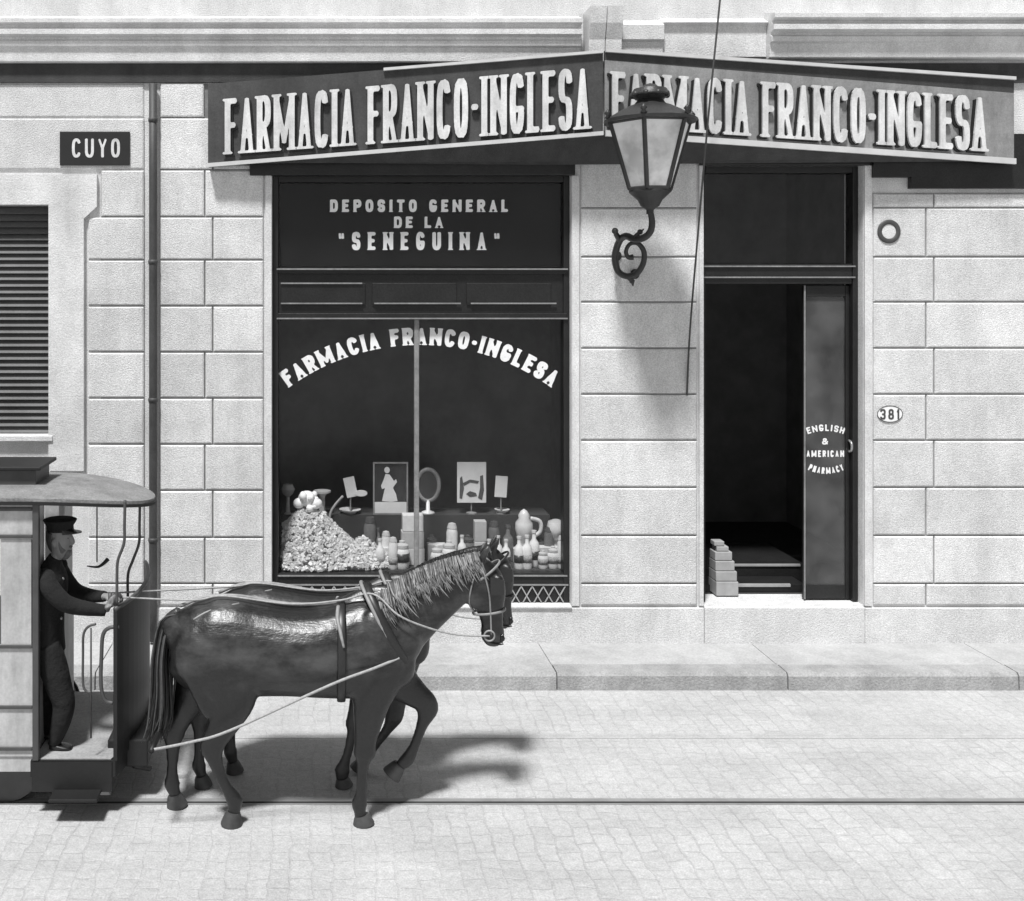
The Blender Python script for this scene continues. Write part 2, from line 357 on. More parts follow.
SERIF = {'A': [(0, 0), (1, 0)], 'F': [(0, 0), (0, 1)], 'R': [(0, 0), (1, 0), (0, 1)], 'M': [(0, 0), (1, 0), (0, 1), (1, 1)], 'I': [(.5, 0), (.5, 1)], 'N': [(0, 0), (0, 1), (1, 1)], 'L': [(0, 1), (0, 0)], 'E': [(0, 0), (0, 1)], 'P': [(0, 0), (0, 1)], 'D': [(0, 0), (0, 1)], 'H': [(0, 0), (1, 0), (0, 1), (1, 1)], 'T': [(.5, 0)]}
def text(bm, s, f, total, h, t, gap, serif=0., depth=.01, res=3.2):
    """f(u, v, w) -> world; u along, v up, w towards the viewer"""
    wu = sum(WID.get(c, 1.) for c in s); cell = (total-gap*(len(s)-1))/wu; u = 0.
    for c in s:
        wd = cell*WID.get(c, 1.)
        if c != ' ':
            segs = []
            bx, by, sx, sy = t/2, t/2, wd-t, h-t
            if c == 'I' or c == '1': sx = max(sx, 1e-3)
            for pl in G[c]:
                for p, q in zip(pl[:-1], pl[1:]): segs.append((bx+p[0]*sx, by+p[1]*sy, bx+q[0]*sx, by+q[1]*sy, t/2*(.62 if c == '"' else .74 if abs(p[0]-q[0]) > .3 and abs(p[1]-q[1]) > .4 else 1)))
            if serif:
                for (p0, p1) in SERIF.get(c, []):
                    yy = serif*.36 if p1 == 0 else h-serif*.36
                    segs.append((bx+p0*sx-t/2-serif*.3, yy, bx+p0*sx+t/2+serif*.3, yy, serif*.36))
            st = t/res; pad = t*.6+serif
            xs = np.arange(-pad, wd+pad+st, st); ys = np.arange(-t*.5, h+t*.5+st, st)
            XX, YY = np.meshgrid(xs, ys, indexing='ij'); dist = np.full(XX.shape, 9.)
            for (x0, y0, x1, y1, hw) in segs:
                dx, dy = x1-x0, y1-y0; L = math.hypot(dx, dy)
                if L < 1e-7: continue
                ax, ay = dx/L, dy/L
                al = (XX-x0)*ax+(YY-y0)*ay; ac = np.abs(-(XX-x0)*ay+(YY-y0)*ax)
                ext = hw*.75
                ex = np.maximum(-al-ext, al-L-ext)
                d_ = np.maximum(ac-hw, ex); rd = np.hypot(XX-(x0+ax*np.clip(al, 0, L)), YY-(y0+ay*np.clip(al, 0, L)))-hw
                dist = np.minimum(dist, np.minimum(d_, rd))
            cache = {}; faces = []
            def vert(x, y):
                k_ = (round(x, 6), round(y, 6))
                if k_ not in cache: cache[k_] = (bm.verts.new(f(u+x, y, depth)), bm.verts.new(f(u+x, y, 0.)))
                return cache[k_]
            edges = {}
            for i in range(len(xs)-1):
                for j in range(len(ys)-1):
                    cs = ((i, j), (i+1, j), (i+1, j+1), (i, j+1)); dv = [dist[a] for a in cs]
                    if min(dv) >= 0: continue
                    poly = []
                    for a in range(4):
                        b = (a+1) % 4; pa = (xs[cs[a][0]], ys[cs[a][1]]); pb = (xs[cs[b][0]], ys[cs[b][1]])
                        if dv[a] < 0: poly.append(pa)
                        if (dv[a] < 0) != (dv[b] < 0):
                            tt = dv[a]/(dv[a]-dv[b]); tt = min(max(tt, .02), .98); poly.append((pa[0]+(pb[0]-pa[0])*tt, pa[1]+(pb[1]-pa[1])*tt))
                    pv = [vert(*p) for p in poly]; pv = [p for q, p in enumerate(pv) if p is not pv[q-1]]
                    if len(pv) < 3: continue
                    try: bm.faces.new([p[0] for p in pv])
                    except ValueError: continue
                    for q in range(len(pv)):
                        a_, b_ = pv[q], pv[(q+1) % len(pv)]; key = frozenset((id(a_), id(b_)))
                        edges[key] = None if key in edges else (a_, b_)
            for e in edges.values():
                if e:
                    a_, b_ = e
                    try: bm.faces.new((b_[0], a_[0], a_[1], b_[1]))
                    except ValueError: pass
        u += wd+gap

# ================================================================== SETTING
bm = bmesh.new(); box(bm, -300, 300, -300, 300, -.5, 0); struct(obj('street', bm, M['setts']))
YK = -.78
bm = bmesh.new()
kx = PX(557, YK); ks = PX(788, YK)-kx
xx = kx-ks*9
while xx < 30:
    block(bm, xx+.004, xx+ks-.004, YK+.17-.17, YK+.17, 0, 0) if False else None
    # stone: top at .14, front face at YK, slightly battered and rounded
    prof = [(YK, 0.001), (YK+.006, .115), (YK+.028, .142), (YK+.20, .145), (YK+.20, .001)]
    j = rnd.uniform(-.004, .004)
    prism(bm, [Vector((xx+.005, y+j, z+j*.6)) for y, z in prof], (ks-.010, 0, 0)); xx += ks
struct(obj('kerb', bm, M['kerb']))
bm = bmesh.new()
xx = kx-ks*9
while xx < 30:
    box(bm, xx+.003, xx+ks-.003, YK+.203, .05, .001, .14+rnd.uniform(-.002, .002), .004); xx += ks
struct(obj('sidewalk', bm, M['walk']))
# tram rails
for yr, lab, mg in ((-2.69, 'near tram rail with a dark open groove, running under the standing horse', 'groove'), (-1.69, 'far tram rail filled with pale dust, between the horses and the kerb', 'dust')):
    t = thing('tram_rail', lab, 'rail', (0, yr, 0), 'tram rails set in the street')
    b = bmesh.new(); box(b, -30, 30, yr+.0155, yr+.055, .001, .004); obj('rail_head', b, M['steel'] if mg == 'groove' else M['dust'], t)
    b = bmesh.new(); box(b, -30, 30, yr-.010, yr+.015, .001, .0025); obj('groove', b, M[mg], t)
    b = bmesh.new(); box(b, -30, 30, yr-.024, yr-.0105, .001, .004); obj('guard_lip', b, M['steel'] if mg == 'groove' else M['dust'], t)

# ================================================================== BUILDING
B = thing('pharmacy_building', 'pale rusticated corner shop building with dark display window and open doorway', 'building', (0, 0, .14))
XL, XR, ZT = PX(-420), PX(1330), 7.6
WIN = (PX(272), PX(571), PZ(605), PZ(175)); DOOR = (PX(703), PX(863), PZ(605), PZ(165)); LW = (PX(-70), PX(50), PZ(435), PZ(205))
bm = bmesh.new()
ops = [WIN, DOOR, LW]
xs = sorted({XL, XR, *[o[0] for o in ops], *[o[1] for o in ops]}); zs = sorted({0.05, ZT, *[o[2] for o in ops], *[o[3] for o in ops]})
def inside(x, z): return any(o[0] < x < o[1] and o[2] < z < o[3] for o in ops)
vc = {}
def V_(x, y, z):
    k = (round(x, 5), round(y, 5), round(z, 5))
    if k not in vc: vc[k] = bm.verts.new(k)
    return vc[k]
TH = .34
for i in range(len(xs)-1):
    for j in range(len(zs)-1):
        if inside((xs[i]+xs[i+1])/2, (zs[j]+zs[j+1])/2): continue
        for y in (0, TH): bm.faces.new([V_(xs[i], y, zs[j]), V_(xs[i+1], y, zs[j]), V_(xs[i+1], y, zs[j+1]), V_(xs[i], y, zs[j+1])])
for (x0, x1, z0, z1) in ops:
    xi = [x for x in xs if x0 <= x <= x1]; zi = [z for z in zs if z0 <= z <= z1]
    for z in (z0, z1):
        for a, b_ in zip(xi[:-1], xi[1:]): bm.faces.new([V_(a, 0, z), V_(b_, 0, z), V_(b_, TH, z), V_(a, TH, z)])
    for x in (x0, x1):
        for a, b_ in zip(zi[:-1], zi[1:]): bm.faces.new([V_(x, 0, a), V_(x, 0, b_), V_(x, TH, b_), V_(x, TH, a)])
for x in (XL, XR):
    box(bm, x, x+(.3 if x == XL else -.3), TH+.001, 7, 0.05, ZT)
box(bm, XL+.3, XR-.3, 6.7, 7, 0.05, ZT)
obj('wall', bm, M['wall_plain'], B)
bm = bmesh.new(); box(bm, XL-.1, XR+.1, -.12, 7.1, ZT, ZT+.25); obj('roof', bm, M['trim'], B)
bm = bmesh.new()
y0, y1 = TH+.01, 3.4
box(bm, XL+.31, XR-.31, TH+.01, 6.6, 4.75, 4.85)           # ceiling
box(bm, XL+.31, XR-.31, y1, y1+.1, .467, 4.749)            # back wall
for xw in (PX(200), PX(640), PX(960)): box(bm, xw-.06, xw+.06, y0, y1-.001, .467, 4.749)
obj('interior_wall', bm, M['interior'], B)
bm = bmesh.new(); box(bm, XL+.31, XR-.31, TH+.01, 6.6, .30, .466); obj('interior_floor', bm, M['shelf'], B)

# ashlar facing
ys = [83, 118, 170, 217, 260, 306, 352, 398, 444, 490, 537, 583, 605]
yp = [158, 208, 257, 302, 348, 394, 440, 487, 535, 583, 605]
bm = bmesh.new(); g = .0065
def blk(pa, pb, ya, yb, pro=.024, ch=.012): block(bm, PX(pa)+g, PX(pb)-g, PZ(yb)+g, PZ(ya)-g, .012, -pro, ch)
for r_ in range(len(ys)-1):
    a, b_ = ys[r_], ys[r_+1]
    if a >= 170: blk(88 if a >= 217 else 101, 145, a, b_)
    else:
        blk(-90, 145, a, b_, .020 if a > 100 else .012)
    jx = 213 if r_ % 2 else 205
    blk(160, jx, a, b_)
    if r_ >= 1: blk(jx, 264, a if r_ > 1 else 140, b_)
    for q in range(-410, -100, 108): blk(q+(54 if r_ % 2 else 0), min(q+108+(54 if r_ % 2 else 0), -92), a, b_) if q+(54 if r_ % 2 else 0) < -110 else None
obj('ashlar_facing', bm, M['wall'], B); bm = bmesh.new()
for r_ in range(len(yp)-1): blk(580, 697, yp[r_], yp[r_+1])
obj('ashlar_facing', bm, M['wall'], B); bm = bmesh.new()
for r_ in range(len(yp)-1):
    a, b_ = yp[r_], yp[r_+1]
    a2 = 193 if r_ == 0 else a
    jx = 925 if r_ % 2 else 933
    blk(872, jx, a2, b_); blk(jx, 1075, a2, b_)
    blk(1075, 1200, a2, b_); blk(1200, 1322, a2, b_)
obj('ashlar_facing', bm, M['wall'], B)
for pa, pb, ya_ in ((160, 263, 84), (581, 696, 159), (873, 1321, 193), (101, 144, 171)):
    bm = bmesh.new(); box(bm, PX(pa), PX(pb), -.003, .006, PZ(604.5), PZ(ya_)); obj('joint_mortar', bm, M['mortar'], B)
# smooth architrave round the openings
for pa, pb in ((265.5, 271.6), (571.4, 578.5), (698.5, 702.6), (863.4, 870.5)):
    bm = bmesh.new(); box(bm, PX(pa), PX(pb), -.026, .01, PZ(605), PZ(166 if pa > 600 else 176)); obj('architrave', bm, M['trim'], B)
# plinth with a shallow offset
bm = bmesh.new()
for pa, pb in ((-420, 272), (272, 703), (863, 1330)):
    box(bm, PX(pa)+.002, PX(pb)-.002, -.036, .01, .1, PZ(607), .006)
box(bm, PX(703)+.002, PX(863)-.002, -.045, .33, .1, PZ(605.5), .012)
obj('plinth', bm, M['plinth'], B)
bm = bmesh.new(); box(bm, PX(272)+.003, PX(571)-.003, -.055, .12, PZ(606.8), PZ(604.5), .004); obj('window_sill', bm, M['trim'], B)
# left shuttered window with its eared surround
bm = bmesh.new()
pts = [(50, 205), (50, 432), (50, 470), (85, 470), (85, 219), (98, 207), (98, 175), (-118, 175), (-118, 207), (-105, 219), (-105, 470), (-70, 470), (-70, 205)]
prism(bm, [P(x, y, .01) for x, y in pts], (0, -.055, 0)); sw = obj('window_surround', bm, M['trim'], B)
bm = bmesh.new(); box(bm, PX(-74), PX(54), -.06, .1, PZ(440.5), PZ(435), .006); obj('sill', bm, M['trim'], sw)
bm = bmesh.new()
for k in range(34):
    z0 = PZ(434)+k*(PZ(206)-PZ(434))/34
    prism(bm, [Vector((PX(-68), .09, z0)), Vector((PX(-68), .13, z0+.05)), Vector((PX(-68), .135, z0+.045)), Vector((PX(-68), .095, z0-.005))], (PX(48)-PX(-68), 0, 0))
box(bm, PX(-70)+.002, PX(50)-.002, .16, .18, PZ(435)+.002, PZ(205)-.002)
obj('shutter', bm, M['shutter'], sw)
# cornice and its painted shade band
def mould(bm, pa, pb, prof):
    x0, x1 = PX(pa), PX(pb); prism(bm, [Vector((x0, y, z)) for y, z in prof], (x1-x0, 0, 0))
z = lambda p, Y=0: PZ(p, Y)
def cornice(bm, pa, pb, k=1.0, dz=0.):
    pr = [(.01, z(64)+dz), (-.075*k, z(64)+dz), (-.085*k, z(63)+dz), (-.09*k, z(50)+dz), (-.115*k, z(48.5)+dz), (-.12*k, z(44)+dz), (-.10*k, z(42)+dz), (-.10*k, z(40)+dz), (-.155*k, z(38)+dz), (-.155*k, z(33)+dz),
          (-.125*k, z(32)+dz), (-.125*k, z(29)+dz), (-.17*k, z(27)+dz), (-.17*k, z(23)+dz), (.01, z(16)+dz)]
    mould(bm, pa, pb, pr)
bm = bmesh.new(); cornice(bm, -430, 578)
cornice(bm, 764, 1340, 1.35, .03)
# plainer fascia between, ending against the consoles
mould(bm, 612.5, 660, [(.01, z(58)), (-.07, z(58)), (-.08, z(44)), (-.11, z(42)), (-.12, z(28)), (.01, z(20))])
mould(bm, 660.2, 763.7, [(.01, z(58)), (-.055, z(58)), (-.06, z(28)), (-.10, z(25)), (.01, z(18))])
obj('cornice', bm, M['trim'], B)
bm = bmesh.new()
box(bm, PX(-420), PX(1330), -.03, .01, PZ(83), PZ(63.8)); obj('shade_band', bm, M['shade_band'], B)  # shade below the cornice, painted as a dark band along the wall
bm = bmesh.new()   # console over the sign's point
pr = [(.0, PZ(74)), (-.16, PZ(72)), (-.20, PZ(66)), (-.21, PZ(45)), (-.26, PZ(30)), (-.28, PZ(14)), (0, PZ(14))]
for a, b_ in ((580, 595.6), (596.4, 612)): mould(bm, a+3, b_+3, pr)
obj('console', bm, M['trim'], B)
# dark boxes above the openings
bm = bmesh.new(); box(bm, PX(250), PX(574), -.055, .009, PZ(176), PZ(128), .01); obj('dark_box', bm, M['wood_dark'], B, label='dark box over the display window')
bm = bmesh.new(); box(bm, PX(699), PX(868), -.055, .009, PZ(166), PZ(128), .01); obj('dark_box', bm, M['wood_dark'], B, label='dark box over the doorway')
bm = bmesh.new(); prism(bm, [P(a, b_, .009) for a, b_ in ((869.5, 135), (1040, 135), (1040, 189), (907, 189), (907, 178), (869.5, 178))], (0, -.075, 0)); obj('dark_box', bm, M['wood_dark'], B, label='dark panel standing in for shadow under the end of the sign')  # panel added in place of the shadow below the sign's right end
# down pipe
bm = bmesh.new(); tube(bm, [P(153, 84, -.06), P(153, 330, -.06), P(153, 607, -.06), P(153, 640, -.06)], .036, 12, 2)
for q in (120, 262, 400, 540): lathe(bm, [(.040, -.02), (.044, 0), (.040, .02)], P(153, q, -.06), 12)
obj('down_pipe', bm, M['pipe'], B, True)

# ---- display window
yf = .10
bm = bmesh.new()
def bar(x0, x1, ya, yb, f0=.06, f1=.16, c=.006, Y=yf): box(bm, PX(x0, Y), PX(x1, Y), f0, f1, PZ(yb, Y), PZ(ya, Y), c)
X0, X1 = WIN[0], WIN[1]
for a, b_ in ((X0+.002, X0+.055), (X1-.055, X1-.002)): box(bm, a, b_, .05, .17, WIN[2]+.002, WIN[3]-.002, .006)
box(bm, X0+.056, X1-.056, .05, .17, WIN[3]-.06, WIN[3]-.002, .006)
bar(278, 566, 572, 606); 
W = obj('shop_window', bm, M['wood_dark'], B)
bm = bmesh.new(); bar(278, 566, 268, 318, .07, .15); bar(278, 566, 268, 274, .035, .0695); bar(278, 566, 313, 319, .045, .0695)
for a in (281, 372, 466): bar(a, a+84, 283, 305, .055, .0695, .005)
obj('transom_rail', bm, M['wood_dark'], W)
bm = bmesh.new()
for (a, b_, q, y) in ((277, 566, 269, .033), (281, 362, 283, .052), (374, 460, 303, .052), (281, 362, 303, .052), (470, 555, 303, .052), (277, 566, 318, .043), (276, 360, 583, .055), (470, 567, 583, .055), (278, 566, 574, .057)):
    bm = bmesh.new(); box(bm, PX(a, yf), PX(b_, yf), y-.012, y, PZ(q+1, yf), PZ(q-.4, yf)); obj('bead', bm, M['wood_edge'], W)
bm = bmesh.new(); box(bm, PX(414, yf), PX(419, yf), .075, .125, PZ(572, yf), PZ(319, yf), .008); obj('mullion', bm, M['wood_edge'], W)
bm = bmesh.new(); box(bm, X0+.05, X1-.05, .110, .116, PZ(571, yf), PZ(320, yf)); obj('pane', bm, M['glass'], W, label='large lower display pane')
bm = bmesh.new(); box(bm, X0+.05, X1-.05, .110, .116, PZ(267, yf), PZ(180, yf)); obj('pane', bm, M['glass'], W, label='upper pane with the painted notice')
bm = bmesh.new()
box(bm, X0+.05, X1-.05, .122, .126, PZ(267, yf), PZ(180, yf)); obj('blind', bm, M['blind'], W, label='dark blind behind the upper pane')
bm = bmesh.new(); lx0, lx1 = PX(279, .06), PX(565, .06); n_ = 26; lz0, lz1 = PZ(605, .06), PZ(586, .06)
for k in range(n_):
    a = lx0+(lx1-lx0)*k/n_; b_ = lx0+(lx1-lx0)*(k+1)/n_
    for (p, q, yy) in (((a, lz0), (b_, lz1), .053), ((a, lz1), (b_, lz0), .0475)):
        dx = .012; prism(bm, [Vector((p[0]-dx/2, yy, p[1])), Vector((p[0]+dx/2, yy, p[1])), Vector((q[0]+dx/2, yy, q[1])), Vector((q[0]-dx/2, yy, q[1]))], (0, -.005, 0))
obj('lattice', bm, M['sand'], W)
def flat(pa, py, Y):      # text frame: baseline starts at (pa, py)
    o_ = P(pa, py, Y)
    return lambda u, v, w: (o_.x+u, Y-w, o_.z+v)
k = (D+.109)/F
bm = bmesh.new(); yl = .109
for s, a, b_, t_, bo in (('DEPOSITO GENERAL', 330, 508, 199.5, 212), ('DE LA', 394, 443, 216.5, 228), ('"SENEGUINA"', 338, 500, 232, 250)):
    hh = (bo-t_)*k; text(bm, s, flat(a, bo, yl), (b_-a)*k, hh, hh*(.24 if hh < .15 else .2), hh*(.34 if hh < .15 else .42), hh*.08, .002)
obj('lettering', bm, M['white'], W, label='white painted notice on the upper pane')
bm = bmesh.new(); c_ = P(420, 345+223, yl); Rr = 223*k; hh = 17.5*k; span = 2*math.asin(131/223)*Rr
def arcf(u, v, w):
    a = (u-span/2)/Rr; return (c_.x+(Rr+v)*math.sin(a), yl-w, c_.z+(Rr+v)*math.cos(a))
text(bm, 'FARMACIA FRANCO-INGLESA', arcf, span, hh, hh*.235, hh*.17, hh*.08, .002)
obj('lettering', bm, M['white'], W, label='white arched shop name on the lower pane')
# display shelf and back riser
zs_ = PZ(571, .14)
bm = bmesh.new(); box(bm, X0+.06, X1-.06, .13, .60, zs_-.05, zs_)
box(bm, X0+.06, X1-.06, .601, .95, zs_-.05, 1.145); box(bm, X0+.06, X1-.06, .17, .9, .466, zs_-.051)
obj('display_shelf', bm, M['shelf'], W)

# ---- doorway
yd = .16
bm = bmesh.new(); dx0, dx1 = DOOR[0], DOOR[1]
for a, b_ in ((dx0+.002, dx0+.05), (dx1-.05, dx1-.002)): box(bm, a, b_, .08, .22, DOOR[2]+.012, DOOR[3]-.002, .006)
box(bm, dx0+.051, dx1-.051, .08, .22, DOOR[3]-.06, DOOR[3]-.002, .006)
box(bm, dx0+.051, dx1-.051, .09, .21, PZ(284, yd), PZ(264, yd), .006)
DF = obj('door_frame', bm, M['wood_dark'], B)
bm = bmesh.new()
for q in (266, 277):
    bm = bmesh.new(); box(bm, dx0+.03, dx1-.03, .072, .0885, PZ(q+1, .08), PZ(q-.4, .08)); obj('bead', bm, M['wood_edge'], DF)
bm = bmesh.new(); box(bm, dx0+.05, dx1-.05, .15, .156, PZ(263, yd), PZ(170, yd)); obj('transom_pane', bm, M['glass'], DF)
# closed leaf on the right
lx0, lx1 = PX(803, yd), dx1-.052
bm = bmesh.new()
zb, zt = DOOR[2]+.016, PZ(285.5, yd)
for a, b_ in ((lx0, lx0+.016), (lx1-.035, lx1)): box(bm, a, b_, .135, .185, zb, zt, .004)
for a, b_ in ((zb, zb+.12), (zt-.1, zt)): box(bm, lx0+.017, lx1-.036, .135, .185, a, b_, .004)
DL = obj('door', bm, M['wood_dark'], B, label='closed glazed right leaf with painted lettering')
bm = bmesh.new(); box(bm, lx0-.006, lx0+.006, .122, .134, zb, zt); obj('edge_strip', bm, M['wood_edge'], DL)
bm = bmesh.new(); box(bm, lx0+.012, lx1-.025, .155, .161, zb+.1, zt-.09); obj('pane', bm, M['glass_dusty'], DL)
bm = bmesh.new(); hz = P(849, 446, .13); tube(bm, [hz+Vector((0, 0, -.05)), hz+Vector((0, -.045, -.03)), hz+Vector((0, -.045, .03)), hz+Vector((0, 0, .05))], .012, 8); obj('handle', bm, M['button'], DL, True)
k2 = (D+.1545)/F; bm = bmesh.new(); yl2 = .1545
def arc2(px, py, Rp, span_, sgn):
    c2 = P(px, py+sgn*Rp, yl2); Rw = Rp*k2
    def f(u, v, w):
        a = (u-span_/2)/Rw
        return (c2.x+(Rw+sgn*v)*math.sin(a), yl2-w, c2.z+sgn*(Rw+sgn*v)*math.cos(a))
    return f
h2 = 6.6*k2
sp = 36*k2; text(bm, 'ENGLISH', arc2(825.5, 431, 50, sp, 1), sp, h2, h2*.21, h2*.24, 0, .002)
text(bm, '&', flat(822, 444.5, yl2), 6*k2, h2*.95, h2*.2, 0, 0, .002)
text(bm, 'AMERICAN', flat(806.5, 457, yl2), 37.5*k2, h2, h2*.21, h2*.24, 0, .002)
sp = 38*k2; text(bm, 'PHARMACY', arc2(826, 474, 42, sp, -1), sp, h2, h2*.21, h2*.24, 0, .002)
obj('lettering', bm, M['white'], DL)
# left leaf folded inwards
bm = bmesh.new(); box(bm, dx0+.055, dx0+.095, .23, .85, DOOR[2]+.03, zt, .004); obj('door', bm, M['wood_dark'], B, label='left leaf folded back inside')
# steps up inside
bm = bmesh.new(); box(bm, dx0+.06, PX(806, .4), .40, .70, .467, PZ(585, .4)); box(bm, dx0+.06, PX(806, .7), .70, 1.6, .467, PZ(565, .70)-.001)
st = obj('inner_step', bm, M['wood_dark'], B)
bm = bmesh.new(); box(bm, PX(732, .4), PX(790, .4), .388, .41, PZ(586.5, .4), PZ(583.8, .4)); box(bm, PX(732, .7), PX(800, .7), .688, .71, PZ(566, .7), PZ(564, .7)); obj('nosing', bm, M['sand'], st)

# ================================================================== SIGNS
SG = thing('shop_sign', 'large projecting two-sided pharmacy name board bent outwards to a point above the pier', 'sign', P(604, 133, -.3))
YE, YA = -.13, -.34
def corner(px, py, Y): return P(px, py, Y)
def board(pL, pR, YL, YR, tl, tr, bl, br, name, m, label):
    a = [corner(pL, tl, YL), corner(pR, tr, YR), corner(pR, br, YR), corner(pL, bl, YL)]
    nrm = (a[1]-a[0]).cross(a[3]-a[0]).normalized()
    if nrm.y > 0: nrm = -nrm
    bm = bmesh.new(); prism(bm, a, -nrm*.035); o_ = obj(name, bm, m, SG, label=label)
    return a, nrm
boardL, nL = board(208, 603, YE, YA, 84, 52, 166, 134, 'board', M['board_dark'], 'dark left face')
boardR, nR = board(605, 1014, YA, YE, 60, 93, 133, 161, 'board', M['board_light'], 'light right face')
def bil(a, u, v): # u,v in 0..1, v up
    top = a[0].lerp(a[1], u); bot = a[3].lerp(a[2], u); return bot.lerp(top, v)
def sign_text(a, nrm, pL, pR, tl, tr, bl, br, u0, u1, m, t_, name, shade):
    # fractions on the board for the text band
    L = ((a[1]-a[0]).length+(a[2]-a[3]).length)/2; hgt = ((a[0]-a[3]).length+(a[1]-a[2]).length)/2
    tot = L*(u1-u0); hh = hgt*.72
    def mk(off, dp, du, dv):
        def f(u, v, w):
            fu = u0+(u+du)/L
            v0 = (1-fu)*bl+fu*br; v1 = (1-fu)*tl+fu*tr
            p = bil(a, fu, v0+(v1-v0)*(v+dv)/hh); return p+nrm*(off+w)
        return f
    bm = bmesh.new(); text(bm, 'FARMACIA FRANCO-INGLESA', mk(.022, 0, 0, 0), tot, hh, t_, .026, .03, .02, 4.2)
    o_ = obj(name, bm, m, SG)
    bm = bmesh.new(); text(bm, 'FARMACIA FRANCO-INGLESA', mk(.0, 0, shade[0], shade[1]), tot, hh, t_*1.06, .026, .03, .018, 3.4)
    obj('letter_shade', bm, M['wood_dark'], SG, label='dark painted drop shade behind the letters')
    return o_
sign_text(boardL, nL, 0, 0, .79, .82, .12, .07, .045, .965, M['letter'], .050, 'lettering', (.016, -.018))
sign_text(boardR, nR, 0, 0, .84, .90, .08, .10, .014, .925, M['letter'], .050, 'lettering', (-.018, -.012))
# capping boards, mouldings and soffit
def strip(pa, pb, name, m, nrm, up, th, off, label=None):
    pass
bm = bmesh.new()
prism(bm, [boardL[3], boardL[2], boardR[2], boardR[3], Vector((boardR[3].x, -.001, boardR[3].z)), Vector((boardL[3].x, -.001, boardL[3].z))], (0, 0, .02))
obj('soffit', bm, M['shade_band'], SG)
bm = bmesh.new()
def edge_bar(a, b_, nrm, h0, h1, d0, d1):
    up = Vector((0, 0, 1)); prism(bm, [a+up*h0+nrm*d0, b_+up*h0+nrm*d0, b_+up*h1+nrm*d0, a+up*h1+nrm*d0], nrm*(d1-d0))
edge_bar(boardL[3], boardL[2], nL, -.012, .022, .001, .028); edge_bar(boardR[3], boardR[2], nR, -.03, .02, .001, .03)
obj('bottom_moulding', bm, M['edge_light'], SG)
bm = bmesh.new()
edge_bar(boardL[0].lerp(boardL[1], .45), boardL[1], nL, -.012, .012, .001, .03)
q0, q1 = boardR[0]+Vector((0, 0, .075)), boardR[1]+Vector((0, 0, .10)); edge_bar(q0, boardR[1]+Vector((0, 0, .122)), nR, -.01, .018, .001, .03)
obj('top_moulding', bm, M['edge_light'], SG)
bm = bmesh.new(); up = Vector((0, 0, 1))
prism(bm, [boardR[0]+up*.001, boardR[1]+up*.001, boardR[1]+up*.12, boardR[0]+up*.082], -nR*.035); obj('capping', bm, M['shade_band'], SG, label='dark capping above the light face')

t = thing('street_sign', 'small black enamel street plate reading CUYO in white letters', 'street sign', P(95, 166, -.03))
bm = bmesh.new(); yq = -.024; box(bm, PX(60, yq), PX(130, yq), -.036, -.0195, PZ(165.5, yq), PZ(131.5, yq), .004); obj('plate', bm, M['plaque'], t)
bm = bmesh.new(); kq = (D-.036)/F; hh = 19*kq; text(bm, 'CUYO', flat(72, 157.5, -.0362), 48*kq, hh, hh*.145, hh*.22, hh*.1, .0025); obj('lettering', bm, M['letter'], t)
t = thing('number_plate', 'small white oval plate with house number 381 beside the doorway', 'house number', P(890, 422, -.02))
def oval(bm, c, rx, rz, d0, d1, n=32):
    prism(bm, [Vector((c.x+rx*math.cos(2*math.pi*i/n), d0, c.z+rz*math.sin(2*math.pi*i/n))) for i in range(n)], (0, d1-d0, 0))
cq = P(890, 414, -.03); bm = bmesh.new(); oval(bm, cq, .112, .072, -.019, -.030); obj('plate', bm, M['white'], t)
bm = bmesh.new(); ringtube(bm, [Vector((cq.x+.112*math.cos(2*math.pi*i/40), -.030, cq.z+.072*math.sin(2*math.pi*i/40))) for i in range(40)], .0035); obj('rim', bm, M['tramgrey'], t, True)
bm = bmesh.new(); hh = 10.5*kq; text(bm, '381', flat(880, 419.5, -.0302), 20*kq, hh, hh*.17, hh*.25, 0, .002); obj('lettering', bm, M['tramgrey'], t)
t = thing('wall_plaque', 'round dark-ringed metal plaque high on the wall right of the doorway', 'plaque', P(889, 243, -.02))
cq = P(889, 231.5, -.03); bm = bmesh.new(); oval(bm, cq, .10, .10, -.0195, -.028); obj('disc', bm, M['trim'], t)
bm = bmesh.new(); ringtube(bm, [Vector((cq.x+.083*math.cos(2*math.pi*i/40), -.030, cq.z+.085*math.sin(2*math.pi*i/40))) for i in range(40)], (.021, .008), 8); obj('ring', bm, M['tramgrey'], t, True)

# ================================================================== STREET LANTERN
YL = -.80; kL = (D+YL)/F
LT = thing('wall_lantern', 'black six-sided glass street lantern on a scrolled iron bracket on the pier', 'lamp', P(632, 283, -.02))
cx = PX(650, YL)
def Z(py): return PZ(py, YL)
def hexring(r, zz, rot=0, n=6, cy=YL): return [Vector((cx+r*math.sin(2*math.pi*i/n+rot), cy-r*math.cos(2*math.pi*i/n+rot), zz)) for i in range(n)]
rt, rb = 41*kL, 21*kL; zt_, zb_ = Z(122), Z(189)
rot = R(35)
T_, B_ = hexring(rt, zt_, rot), hexring(rb, zb_, rot)
bm = bmesh.new()
for i in range(6):
    tube(bm, [T_[i], B_[i]], .019, 6, 1); tube(bm, [T_[i], T_[(i+1) % 6]], .022, 6, 1); tube(bm, [B_[i], B_[(i+1) % 6]], .018, 6, 1)
lathe(bm, [(.17, Z(189)), (.172, Z(192)), (.10, Z(200)), (.075, Z(206)), (.03, Z(210)), (.03, Z(214))], (cx, YL, 0), 12)
obj('frame', bm, M['iron'], LT, True, auto=35)
bm = bmesh.new()
